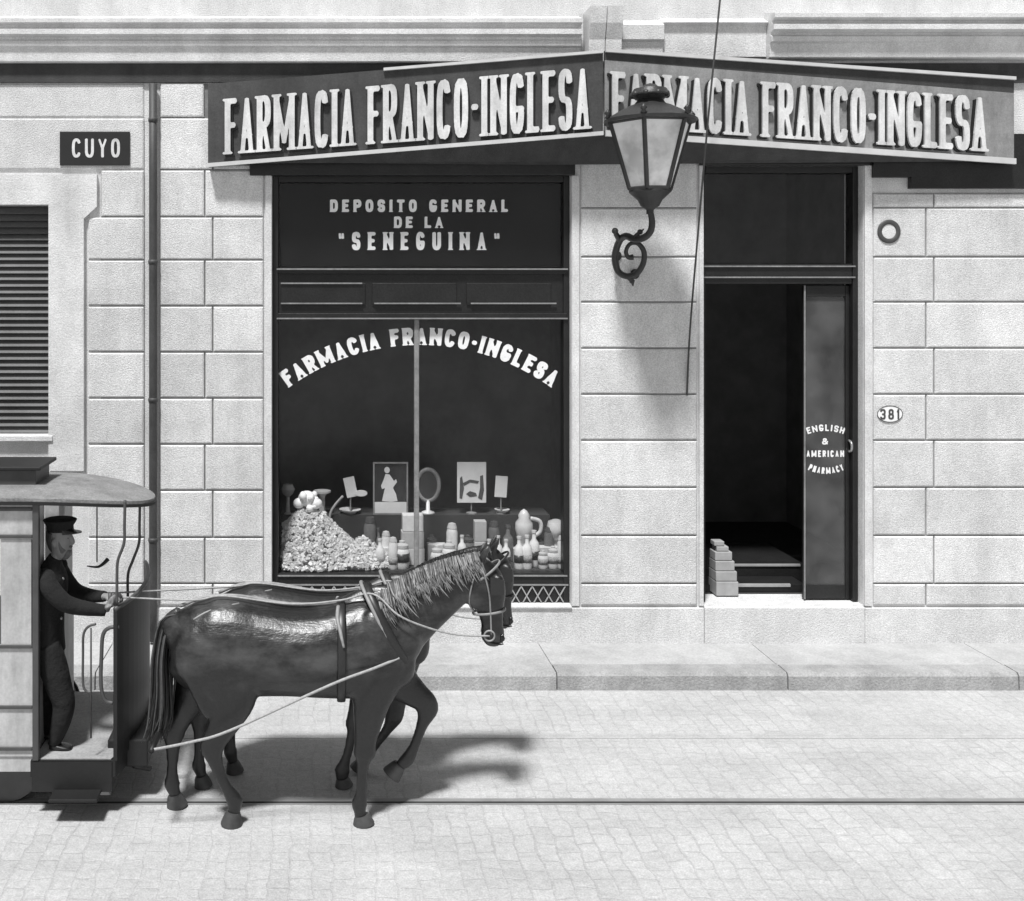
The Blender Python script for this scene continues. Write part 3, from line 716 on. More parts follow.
for i in range(6):
    a, b_, c2, d2 = T_[i], T_[(i+1) % 6], B_[(i+1) % 6], B_[i]
    nn = (b_-a).cross(d2-a).normalized()*.004; prism(bm, [a*1, b_*1, c2*1, d2*1], nn)
obj('pane', bm, M['lampglass'], LT)
bm = bmesh.new(); lathe(bm, [(rt+.03, Z(123)), (rt+.035, Z(120)), (rt*.78, Z(112)), (rt*.5, Z(106)), (.13, Z(104.5)), (.10, Z(100)), (.135, Z(97.5)), (.15, Z(93)), (.13, Z(89)), (.07, Z(87.5)), (.05, Z(85)), (.0, Z(83))], (cx, YL, 0), 18)
cr = obj('crown', bm, M['iron'], LT, True, auto=40)
for v in hexring(rt+.02, Z(120), rot):
    bm = bmesh.new(); lathe(bm, [(.0, .0), (.026, .01), (.014, .03), (.03, .05), (.008, .075), (0, .085)], v, 8); obj('finial', bm, M['iron'], cr, True)
bm = bmesh.new()
ringtube(bm, [Vector((cx+.14*math.cos(i*math.pi/12), YL+.14*math.sin(i*math.pi/12), Z(95))) for i in range(24)], .018)
for i in range(9):
    a = i*2*math.pi/9; ball(bm, (cx+.14*math.cos(a), YL+.14*math.sin(a), Z(95)), .026, seg=8)
obj('crown_beading', bm, M['iron'], cr, True)
bm = bmesh.new(); lathe(bm, [(.03, Z(189)), (.035, Z(175)), (.02, Z(170)), (.012, Z(160))], (cx, YL, 0), 10); obj('burner', bm, M['sand'], LT, True)
# scroll bracket: in a vertical plane from the pier out to the lantern
def SP(px, py, Y): return P(px, py, Y)
bm = bmesh.new()
arm = [(650, 210, -.80), (652, 222, -.79), (650, 232, -.75), (643, 238, -.68), (634, 239, -.58), (626, 236, -.45), (620, 240, -.32), (616, 250, -.22), (615, 260, -.15), (618, 271, -.12), (626, 276, -.16), (636, 274, -.24), (643, 264, -.32), (644, 252, -.36), (638, 243.5, -.36), (630, 244, -.32), (626, 251, -.28), (628, 257, -.26), (633, 257, -.26)]
tube(bm, [SP(*a) for a in arm], [.024, .026, .028, .03, .03, .03, .030, .030, .030, .028, .028, .027, .025, .023, .020, .018, .018, .020, .026], 9, 4)
for px, py, Y, r in ((615, 231, -.42, .028), (640, 232, -.62, .024), (632, 281, -.16, .024)):
    ball(bm, SP(px, py, Y), r, seg=10)
tube(bm, [SP(620, 240, -.32), SP(616, 234, -.40), SP(614, 228, -.44)], [.028, .022, .006], 8)
tube(bm, [SP(634, 239, -.58), SP(638, 234, -.62), SP(644, 229, -.62)], [.026, .018, .004], 8)
tube(bm, [SP(628, 276, -.18), SP(632, 281, -.16), SP(633, 286, -.14)], [.026, .02, .005], 8)
tube(bm, [SP(616, 256, -.16), SP(616, 256, -.0)], .028, 8, 1); tube(bm, [SP(634, 274, -.22), SP(634, 274, -.0)], .022, 8, 1)
obj('bracket', bm, M['iron'], LT, True)
for px, py in ((616, 256), (634, 274)):
    bm = bmesh.new(); oval(bm, P(px, py), .04, .045, -.0245, -.036); obj('wall_plate', bm, M['iron'], LT)

bm = bmesh.new(); tube(bm, [P(722, -20, -.52), P(716, 40, -.52), P(709, 110, -.50), P(700, 210, -.30), P(690, 330, -.09), P(687, 395, -.03)], .0085, 6, 5)
single('hanging_cable', bm, M['pipe'], 'thin dark cable slanting down past the sign to the pier beside the doorway', 'cable', smooth=True)

# ================================================================== DISPLAY GOODS
def shelf_at(Y): return zs_ if Y < .6 else 1.145
def lathe_single(name, prof, px, Y, m, label, cat, group=None, sx=1, sy=1, z0=None):
    bm = bmesh.new(); lathe(bm, prof, (PX(px, Y), Y, shelf_at(Y) if z0 is None else z0), 16, sx, sy)
    return single(name, bm, m, label, cat, group, True, 40)
def heap(pxc, Y, rad, hh, n, seed, label):
    rr = random.Random(seed); bm = bmesh.new(); c = Vector((PX(pxc, Y), Y, zs_))
    lathe(bm, [(rad*.93, 0), (rad*.5, hh*.46), (rad*.10, hh*.9), (0, hh*.93)], c, 14, 1, .55)
    for v in bm.verts: v.co.x = max(v.co.x, X0+.075)
    for i in range(n):
        f_ = 1-math.sqrt(rr.random()); a = rr.uniform(math.pi*.95, math.pi*2.05); r_ = rad*(1-f_)*1.0
        p = c+Vector((r_*math.cos(a), r_*.55*math.sin(a), hh*f_+.02))
        if p.x < X0+.09: continue
        s = rr.uniform(.012, .036); q = bmesh.ops.create_cube(bm, size=1)
        mt = Matrix.Translation(p) @ Matrix.Rotation(rr.uniform(0, 6), 4, (rr.random(), rr.random(), rr.random()+.1)) @ Matrix.Diagonal((s*1.3, s, s*.7, 1))
        bmesh.ops.transform(bm, matrix=mt, verts=q['verts'])
    o_ = single('packet_heap', bm, M['packet'], label, 'heap', 'heaps of packets in the window'); o_['kind'] = 'stuff'; return o_
heap(309, .42, .60, .55, 1700, 1, 'tall pale heap of small wrapped packets at the end of the window shelf')
heap(362, .34, .34, .25, 600, 2, 'low pale heap of small wrapped packets beside the taller heap')
bm = bmesh.new(); ball(bm, (PX(307, .42), .42, zs_+.60), .085, .07, .075); ball(bm, (PX(316, .42), .40, zs_+.56), .06, .05, .05); ball(bm, (PX(299, .42), .41, zs_+.56), .055, .05, .05)
rq = random.Random(3)
for k_ in range(26): ball(bm, (PX(307+rq.uniform(-9, 10), .42), .40+rq.uniform(-.04, .04), zs_+.57+rq.uniform(-.05, .08)), rq.uniform(.018, .04), seg=8)
single('cotton_bundle', bm, M['white'], 'lumpy white cotton bundle on the peak of the tall packet heap', 'bundle', smooth=True)
# framed picture
def card(name, px0, px1, py0, py1, Y, m, label, cat, tilt=0, stand=True, frame=None, kind=None):
    t = thing(name, label, cat, (PX((px0+px1)/2, Y), Y, shelf_at(Y)))
    bm = bmesh.new(); box(bm, PX(px0, Y), PX(px1, Y), Y-.008, Y, PZ(py1, Y), PZ(py0, Y))
    if tilt:
        c = P((px0+px1)/2, (py0+py1)/2, Y); bmesh.ops.rotate(bm, cent=c, matrix=Matrix.Rotation(R(tilt), 3, 'Y'), verts=bm.verts)
    obj('sheet', bm, m, t)
    if stand and PZ(py1, Y) > shelf_at(Y)+.01:
        bm = bmesh.new(); x_ = PX((px0+px1)/2, Y); tube(bm, [(x_, Y+.008, shelf_at(Y)), (x_, Y+.008, PZ(py1-8, Y))], .007, 6, 1); lathe(bm, [(.05, 0), (.05, .01), (.01, .02)], (x_, Y+.008, shelf_at(Y)), 12)
        obj('stand', bm, M['wood_edge'], t)
    return t
t = card('framed_picture', 373, 408, 462, 514.5, .64, M['picture'], 'framed dark picture of a pale standing figure above a white caption strip', 'picture')
Yp = .63
bm = bmesh.new()
for a, b_, c, d in ((373, 408, 462, 463.5), (373, 408, 513, 514.5), (373, 374.5, 463.6, 512.9), (406.5, 408, 463.6, 512.9)): box(bm, PX(a, Yp), PX(b_, Yp), Yp-.012, Yp+.0015, PZ(d, Yp), PZ(c, Yp))
obj('frame', bm, M['wood_edge'], t)
bm = bmesh.new(); box(bm, PX(374.6, Yp), PX(406.4, Yp), Yp-.006, Yp-.0005, PZ(512.8, Yp), PZ(502, Yp)); obj('caption_strip', bm, M['card'], t)
bm = bmesh.new()
oval(bm, P(387, 470, Yp), .026, .03, Yp-.0005, Yp-.004, 18)
prism(bm, [P(a, b_, Yp-.0005) for a, b_ in ((385.5, 474), (389.5, 474.5), (392, 478), (394, 481), (396, 479), (397, 482), (394, 486), (393, 488), (396, 494), (397.5, 501), (391, 501.8), (382, 501), (383.5, 494), (385, 488), (382, 489), (381, 486), (383.5, 480))], (0, -.0035, 0))
obj('printed_figure', bm, M['card'], t)
t = card('show_card', 457, 486, 462, 502.5, .66, M['card'], 'white show card with a grey printed scene on a tall thin stand', 'card')
bm = bmesh.new()
for pl in (((460, 478), (462, 476), (464, 488), (462, 499), (459.5, 498)), ((463, 483), (470, 479.5), (479, 481), (478, 483.5), (470, 482.5), (464, 486)), ((480, 476), (483, 475), (484, 490), (482, 500), (478, 498), (480, 488)), ((466, 494), (470, 491), (476, 493), (477, 496), (470, 497))): prism(bm, [P(a, b_, .6515) for a, b_ in pl], (0, -.0025, 0))
obj('print', bm, M['tramgrey'], t)
card('price_card', 495, 507, 476, 497, .66, M['card'], 'small white upright card right of the white show card', 'card', 4)
t = card('display_boot', 345, 356, 477, 497, .66, M['card'], 'pale boot-shaped display card left of the framed picture', 'card', -12)
bm = bmesh.new(); oval(bm, P(361, 493, .66), .06, .03, .654, .646); obj('toe', bm, M['card'], t)
dish = [(.02, 0), (.05, .005), (.10, .03), (.105, .04), (.09, .038), (.0, .02)]
lathe_single('dish', dish, 350, .68, M['glassware'], 'shallow pale dish on the riser under the boot-shaped card', 'dish', 'pale dishes in the window')
lathe_single('dish', dish, 502, .68, M['glassware'], 'shallow pale dish on the riser under the small upright card', 'dish', 'pale dishes in the window', .7, .7)
lathe_single('stemmed_dish', [(.05, 0), (.05, .01), (.03, .03), (.03, .17), (.05, .19), (.085, .205), (.085, .22), (.0, .215)], 322, .66, M['glassware'], 'pale stemmed dish standing behind the tall packet heap', 'dish')
lathe_single('ornament_ball', [(.04, 0), (.02, .02), (.015, .16), (.05, .19), (.065, .235), (.045, .28), (0, .29)], 288, .66, M['glassware'], 'small pale ball ornament on a thin stem near the window jamb', 'ornament')
bm = bmesh.new(); c = P(428, 485, .68); ringtube(bm, [c+Vector((.105*math.cos(2*math.pi*i/32), 0, .15*math.sin(2*math.pi*i/32))) for i in range(32)], (.02, .015), 8); t = thing('oval_mirror', 'dark oval mirror in a pale rim just behind the slim mullion', 'mirror', (c.x, .68, 1.145)); obj('rim', bm, M['wood_edge'], t, True)
bm = bmesh.new(); oval(bm, c, .095, .14, .675, .685); obj('mirror_glass', bm, M['picture'], t)
bm = bmesh.new(); lathe(bm, [(.07, 0), (.06, .015), (.02, .03), (.018, PZ(500, .68)-1.145)], (c.x, .68, 1.145), 12); obj('foot', bm, M['glassware'], t, True)
# curved tube ornament
bm = bmesh.new(); tube(bm, [P(331, 530, .58)*1, P(330, 515, .58), P(335, 505, .58), P(343, 496, .58)], .012, 7); lathe(bm, [(.05, 0), (.04, .02), (.012, .04), (.012, PZ(530, .58)-zs_)], (PX(331, .58), .58, zs_), 10)
single('curved_siphon', bm, M['sand'], 'thin pale curved glass tube on a stand between the heaps', 'siphon', smooth=True)
# bottles and jars
bot = [(.038, 0), (.042, .02), (.042, .15), (.034, .18), (.016, .205), (.015, .25), (.02, .252), (.02, .27), (0, .272)]
jar = [(.05, 0), (.056, .02), (.058, .13), (.045, .15), (.05, .155), (.05, .175), (.02, .19), (.022, .205), (0, .212)]
tall = [(.04, 0), (.045, .015), (.046, .24), (.038, .27), (.042, .275), (.03, .31), (0, .32)]
JL = [('bottle', bot, 380, .24, 1.0, 'white-capped slim bottle next to the low packet heap'), ('bottle', tall, 386, .42, .95, 'tall pale bottle behind the slim white-capped bottle'),
 ('bottle', tall, 393, .22, .92, 'tall pale bottle in front, left of the white carton column'), ('jar', jar, 402, .26, 1.2, 'pale lidded jar touching the white carton column'),
 ('jar', jar, 437, .24, 1.0, 'stout pale jar just right of the white carton column'), ('jar', jar, 449, .30, 1.15, 'stout pale jar left of the dark horse ear'), 
 ('bottle', bot, 489, .22, 1.0, 'slim pale bottle behind the horse ears'), ('bottle', bot, 498, .30, 1.05, 'slim pale bottle second from the horse ears'), ('bottle', bot, 506, .22, 1.0, 'slim pale bottle third from the horse ears'),
 ('bottle', bot, 519, .24, 1.08, 'slim pale bottle in front of the white jug'), ('bottle', bot, 527, .24, 1.12, 'slim pale bottle right of the one in front of the jug'), ('bottle', bot, 534, .34, 1.2, 'taller slim bottle behind the front row'),
 ('jar', jar, 543, .24, .8, 'low pale jar in the front row near the right jamb'), ('jar', jar, 553, .26, .95, 'pale jar below the round sponge'), ('bottle', tall, 562, .24, .95, 'tall pale bottle against the right jamb of the window')]
for nm, pr, px, Y, s, lab in JL:
    lathe_single(nm, [(r_*s, zz*s) for r_, zz in pr], px, Y, M['glassware'], lab, nm, 'bottles and jars in the window')
    bo_ = bpy.context.scene.objects[-1] if False else LAST[0]; bm = bmesh.new(); rb_ = max(r_ for r_, zz in pr)*s+.0015; lathe(bm, [(rb_, .05*s), (rb_, .115*s)], (PX(px, Y), Y, zs_), 16); obj('paper_label', bm, M['label'] if len(lab) % 3 else M['picture'], bo_, True)
bm = bmesh.new(); Yc = .40
for k_ in range(3): box(bm, PX(400+k_*1.1, Yc), PX(424-k_*.6, Yc), Yc-.06, Yc+.06, zs_+k_*.155, zs_+.153+k_*.155, .005)
single('carton_column', bm, M['packet'], 'column of white cartons behind the slim mullion', 'carton')
bm = bmesh.new(); 
for k_ in range(2): box(bm, PX(474, .5), PX(486, .5), .46, .56, zs_+k_*.19, zs_+.188+k_*.19, .005)
single('carton_column', bm, M['packet'], 'short column of pale cartons under the white show card', 'carton')
for a, b_, hh_, Y_, lab in ((376, 391, .16, .34, 'low white carton between the packet heap and the carton column'), (428, 446, .17, .42, 'white carton standing behind the stout jars'), (514, 534, .13, .42, 'white carton behind the slim bottles under the jug'), (538, 566, .15, .40, 'wide white carton in the corner by the right jamb')):
    bm = bmesh.new(); box(bm, PX(a, Y_), PX(b_, Y_), Y_, Y_+.1, zs_, zs_+hh_, .004); single('carton', bm, M['packet'], lab, 'carton', 'white cartons in the window')
rq = random.Random(11)
for k_, (px, Y_, lab) in enumerate(((334, .54, 'brown glass jar between the packet heaps and the riser'), (342, .50, 'dark bottle left of the low packet heap'), (370, .52, 'dark jar against the riser under the framed picture'), (378, .55, 'dark bottle against the riser right of the framed picture'), (432, .55, 'brown bottle behind the white carton right of the mullion'), (452, .46, 'dark jar behind the stout pale jars'), (462, .40, 'pale squat jar between the stout jars and the carton column'), (468, .54, 'dark bottle behind the short carton column'), (494, .52, 'dark tall bottle against the riser behind the slim row'), (508, .50, 'brown jar behind the third slim bottle'), (541, .54, 'dark bottle between the jug and the round sponge'), (549, .48, 'brown bottle behind the low front jar'))):
    pr = (bot, jar, tall)[k_ % 3]; sc_ = rq.uniform(.9, 1.35)
    lathe_single('jar' if k_ % 3 == 1 else 'bottle', [(r_*sc_, z_*sc_) for r_, z_ in pr], px, Y_, M['glassware'] if 'pale' in lab else M['glass_dark'], lab, 'jar' if k_ % 3 == 1 else 'bottle', 'bottles and jars in the window')
# jug
t = thing('jug', 'large white pouring jug with an open handle near the right jamb', 'jug', (PX(525, .5), .5, zs_))
bm = bmesh.new(); lathe(bm, [(.05, .0), (.055, .02), (.03, .05), (.03, .14), (.06, .20), (.085, .30), (.08, .36), (.05, .40), (.055, .43), (.03, .47), (0, .49)], (PX(524, .5), .5, zs_), 18); obj('body', bm, M['glassware'], t, True)
bm = bmesh.new(); xj = PX(524, .5); tube(bm, [(xj+.06, .5, zs_+.40), (xj+.15, .5, zs_+.37), (xj+.15, .5, zs_+.27), (xj+.05, .5, zs_+.22)], .02, 8); obj('handle', bm, M['glassware'], t, True)
lathe_single('sponge', [(.03, 0), (.03, .2), (.07, .24), (.09, .31), (.075, .37), (.03, .39), (0, .395)], 556, .5, M['glassware'], 'round pale sponge on a post beside the right jamb', 'sponge')
lathe_single('small_vase', [(.03, 0), (.045, .06), (.02, .12), (.03, .15), (0, .14)], 283, .52, M['glassware'], 'small pale vase in the shadow behind the packet heap', 'vase')
# stack inside the doorway
bm = bmesh.new()
for i, (a, b_, c, d) in enumerate(((714, 736, 590, 604), (714, 735, 580, 589.6), (714, 733, 570, 579.6), (714, 731, 561, 569.6), (716, 728, 556, 560.6), (714, 724, 551, 555.6))):
    box(bm, PX(a, .3), PX(b_, .3), .24+.01*i, .44-.01*i, PZ(d, .3), PZ(c, .3), .006)
bmesh.ops.translate(bm, verts=bm.verts, vec=(0, 0, .467-min(v.co.z for v in bm.verts)+.012))
single('paper_stack', bm, M['sand'], 'pale tapering stack of paper parcels just inside the open doorway', 'stack')

# ================================================================== TRAM
YN, YF = -2.85, -1.70
TR = thing('horse_tram', 'small horse tram with dark dashboard and grey canopy over an open front platform', 'tram', (-3.2, -2.2, 0))
XB, XD = -1.80, -1.28
def bowx(y, amp=.09, x0=XD):
    t_ = (y-(YN+YF)/2)/((YF-YN)/2); return x0+amp*(1-t_*t_)
# car body behind the bulkhead
bm = bmesh.new(); box(bm, -6.0, XB, YN+.02, YN+.06, .36, 1.05); box(bm, -6.0, XB, YF-.06, YF-.02, .36, 1.05)
box(bm, -6.0, XB, YN+.02, YN+.06, 1.72, 1.94); box(bm, -6.0, XB, YF-.06, YF-.02, 1.72, 1.94)
for xk in (-6.0, -5.2, -4.4, -3.6, -2.8, -2.0): 
    for yy in (YN+.02, YF-.06): box(bm, xk, xk+.19, yy, yy+.04, 1.051, 1.719)
box(bm, -6.0, -5.96, YN+.061, YF-.061, .36, 1.94); box(bm, XB-.04, XB, YN+.061, YN+.30, .36, 1.94); box(bm, XB-.04, XB, YF-.30, YF-.061, .36, 1.94)
box(bm, -6.0, XB, YN+.03, YF-.03, .26, .358)
cb = obj('body', bm, M['carbody'], TR)
bm = bmesh.new()
for zz in (.40, .66, 1.04, 1.73, 1.90): box(bm, -6.0, XB-.001, YN+.006, YN+.0195, zz, zz+.022, .004)
obj('moulding', bm, M['tramgrey'], cb)
bm = bmesh.new(); box(bm, XB+.002, XB+.042, YN-.005, YN+.04, .34, 1.95, .006); obj('corner_post', bm, M['tramgrey'], TR)
# canopy
def roof_mesh(xb, xt, yn, yf, ze, camber, droop, nose, th):
    bm = bmesh.new(); nx, ny = 40, 14; ym, hw = (yn+yf)/2, (yf-yn)/2; up, lo = [], []
    for i in range(nx+1):
        s = i/nx; x = xb+(xt-xb)*(1-(1-s)**1.6) if False else xb+(xt-xb)*s
        if i > nx//2: # finer towards the nose
            x = xt-nose*(1-math.sin((i-nx/2)/(nx/2)*math.pi/2))
        else: x = xb+(xt-nose-xb)*(i/(nx/2))
        e = max(0, (x-(xt-nose))/nose); wd = hw*math.sqrt(max(1-e*e, .0004))
        ru, rl = [], []
        for j in range(ny+1):
            t_ = -1+2*j/ny; y = ym+wd*t_
            zz = ze+camber*(1-t_*t_)*(1-e**2*.9)-droop*e*e
            ru.append(bm.verts.new((x, y, zz+th))); rl.append(bm.verts.new((x, y, zz)))
        up.append(ru); lo.append(rl)
    for i in range(nx):
        for j in range(ny):
            bm.faces.new((up[i][j], up[i+1][j], up[i+1][j+1], up[i][j+1])); bm.faces.new((lo[i][j], lo[i][j+1], lo[i+1][j+1], lo[i+1][j]))
        bm.faces.new((up[i][0], lo[i][0], lo[i+1][0], up[i+1][0])); bm.faces.new((up[i][ny], up[i+1][ny], lo[i+1][ny], lo[i][ny]))
    for j in range(ny):
        bm.faces.new((up[0][j], up[0][j+1], lo[0][j+1], lo[0][j])); bm.faces.new((up[nx][j], lo[nx][j], lo[nx][j+1], up[nx][j+1]))
    return bm
XT = PX(157, -2.3)
obj('roof', roof_mesh(-6.3, XT, YN-.02, YF-.22, 1.965, .018, .085, .8, .020), M['tramroof'], TR, True, auto=50)
bm = roof_mesh(-6.31, XT+.012, YN-.032, YF-.208, 1.945, .003, .085, .8, .018); obj('canopy_edge', bm, M['tramdark'], TR, True, auto=50)
# clerestory end
bm = bmesh.new(); xq = PX(43, -2.4); box(bm, -6.0, xq-.02, -2.5, -2.15, 1.985, 2.10, .006); cl = obj('clerestory', bm, M['tramgrey'], TR)
bm = bmesh.new(); box(bm, -6.05, xq+.02, -2.54, -2.11, 2.101, 2.125, .006); obj('cap_board', bm, M['tramdark'], cl)
# platform and dash
bm = bmesh.new(); n_ = 14
pl = [Vector((XB-.01, YN, .24)), ]+[Vector((bowx(YN+(YF-YN)*i/n_), YN+(YF-YN)*i/n_, .24)) for i in range(n_+1)]+[Vector((XB-.01, YF, .24))]
prism(bm, pl, (0, 0, .10)); box(bm, XB, XD-.02, YN-.008, YN-.001, .15, .335)
pf = obj('platform', bm, M['tramdark'], TR)
bm = bmesh.new(); prism(bm, [Vector((p.x-(.03 if p.x > XB else -.02), min(max(p.y, YN+.02), YF-.02), .3405)) for p in pl], (0, 0, .006)); obj('floor_boards', bm, M['boards'], pf)
bm = bmesh.new(); out, inn = [], []
for i in range(n_+1):
    y = YN+(YF-YN)*i/n_; out.append(Vector((bowx(y)+.012, y, .341))); inn.append(Vector((bowx(y)-.012, y, .341)))
prism(bm, out+inn[::-1], (0, 0, 1.285-.341)); dsh = obj('dashboard', bm, M['tramdark'], TR)
bm = bmesh.new(); tube(bm, [Vector((bowx(YN+(YF-YN)*i/n_), YN+(YF-YN)*i/n_, 1.288)) for i in range(n_+1)], .016, 8, 1); obj('top_rail', bm, M['tramgrey'], dsh, True)
for (a, b_, Y) in (((125, 505), 117, -2.83), ((140, 503), 128, -2.35)):
    bm = bmesh.new(); tube(bm, [P(a[0], 500, Y), P(a[0]-.5, 525, Y), P(a[0]-1, 543, Y), P(a[0]-7, 560, Y), P(b_, 575, Y), P(b_, 604, Y)], .0095, 8, 5)
    obj('canopy_post', bm, M['tramgrey'], TR, True)
for pts, r_ in (([(96, 624), (88, 627), (83.5, 635), (83, 655), (83, 683), (86, 691), (91, 692)], .008), ([(119, 627), (109, 628), (103, 635), (101.5, 655), (101, 685), (105, 700), (113, 703)], .0125)):
    bm = bmesh.new(); tube(bm, [P(a, b_, YN+.02) for a, b_ in pts], r_, 8, 5); obj('grab_rail', bm, M['tramgrey'], TR, True)
bm = bmesh.new(); tube(bm, [P(91, 628, YN+.02), P(91, 738, YN+.02)], .006, 6, 1); obj('rod', bm, M['tramgrey'], TR, True)
bm = bmesh.new(); bs = P(117, 597, -2.62); tube(bm, [bs, Vector((bs.x, bs.y, .34))], .016, 8, 1); bstaff = obj('brake_staff', bm, M['tramgrey'], TR, True)
bm = bmesh.new(); lathe(bm, [(.03, -.02), (.035, 0), (.02, .03), (0, .035)], bs, 10); tube(bm, [bs+Vector((0, 0, .012)), bs+Vector((-.015, -.06, .02)), bs+Vector((-.02, -.12, .03))], .011, 8, 2); tube(bm, [bs+Vector((-.02, -.12, -.03)), bs+Vector((-.02, -.12, .06))], .014, 8, 1); obj('crank', bm, M['tramgrey'], bstaff, True)
bm = bmesh.new(); tube(bm, [P(97, 500, -2.5), P(97, 562, -2.5)], .005, 5, 1); bc = obj('bell_cord', bm, M['tramgrey'], TR)
bm = bmesh.new(); tube(bm, [P(87, 566, -2.5), P(97, 567, -2.5), P(103, 564, -2.5), P(108, 559, -2.5)], [.004, .008, .011, .014], 8); obj('cord_grip', bm, M['tramdark'], bc, True)
bm = bmesh.new(); box(bm, PX(102, YN), bowx(-2.5)+.10, -2.68, -1.98, .225, .40, .01); obj('bumper', bm, M['tramdark'], TR)
bm = bmesh.new(); tube(bm, [P(134, 765, -2.6), P(150, 768, -2.5)], .02, 8, 1); obj('draw_hook', bm, M['iron'], TR, True)
for a in ((86, 98), (64, 76)):
    bm = bmesh.new(); prism(bm, [P(a[0], 764, -2.80), P(a[0]+6, 764, -2.80), P(a[1]+12, 795, -2.80), P(a[1]-4, 795, -2.80)], (0, .03, 0)); obj('step_bracket', bm, M['sand'], TR)
bm = bmesh.new(); box(bm, PX(52, -2.9), PX(100, -2.9), -2.99, -2.80, .145, .165, .004); obj('step', bm, M['tramdark'], TR)
for xw in (-2.02, -4.6):
    for yw in (-2.69, -1.69):
        bm = bmesh.new(); c = Vector((xw, yw+.045, .236)); lathe(bm, [(.235, -.035), (.235, .02), (.25, .021), (.25, .035)], (0, 0, 0), 28)
        bmesh.ops.rotate(bm, cent=(0, 0, 0), matrix=Matrix.Rotation(R(-90), 3, 'X'), verts=bm.verts); bmesh.ops.translate(bm, verts=bm.verts, vec=c)
        obj('wheel', bm, M['tramgrey'], TR, True, auto=40)
for xw in (-2.02, -4.6):
    bm = bmesh.new(); tube(bm, [(xw, -2.66, .236), (xw, -1.6, .236)], .03, 8, 1); obj('axle', bm, M['iron'], TR, True)
bm = bmesh.new(); box(bm, -5.6, -1.9, -2.5, -2.35, .12, .259, .01); box(bm, -5.6, -1.9, -1.99, -1.85, .12, .259, .01); obj('undercarriage', bm, M['tramdark'], TR)

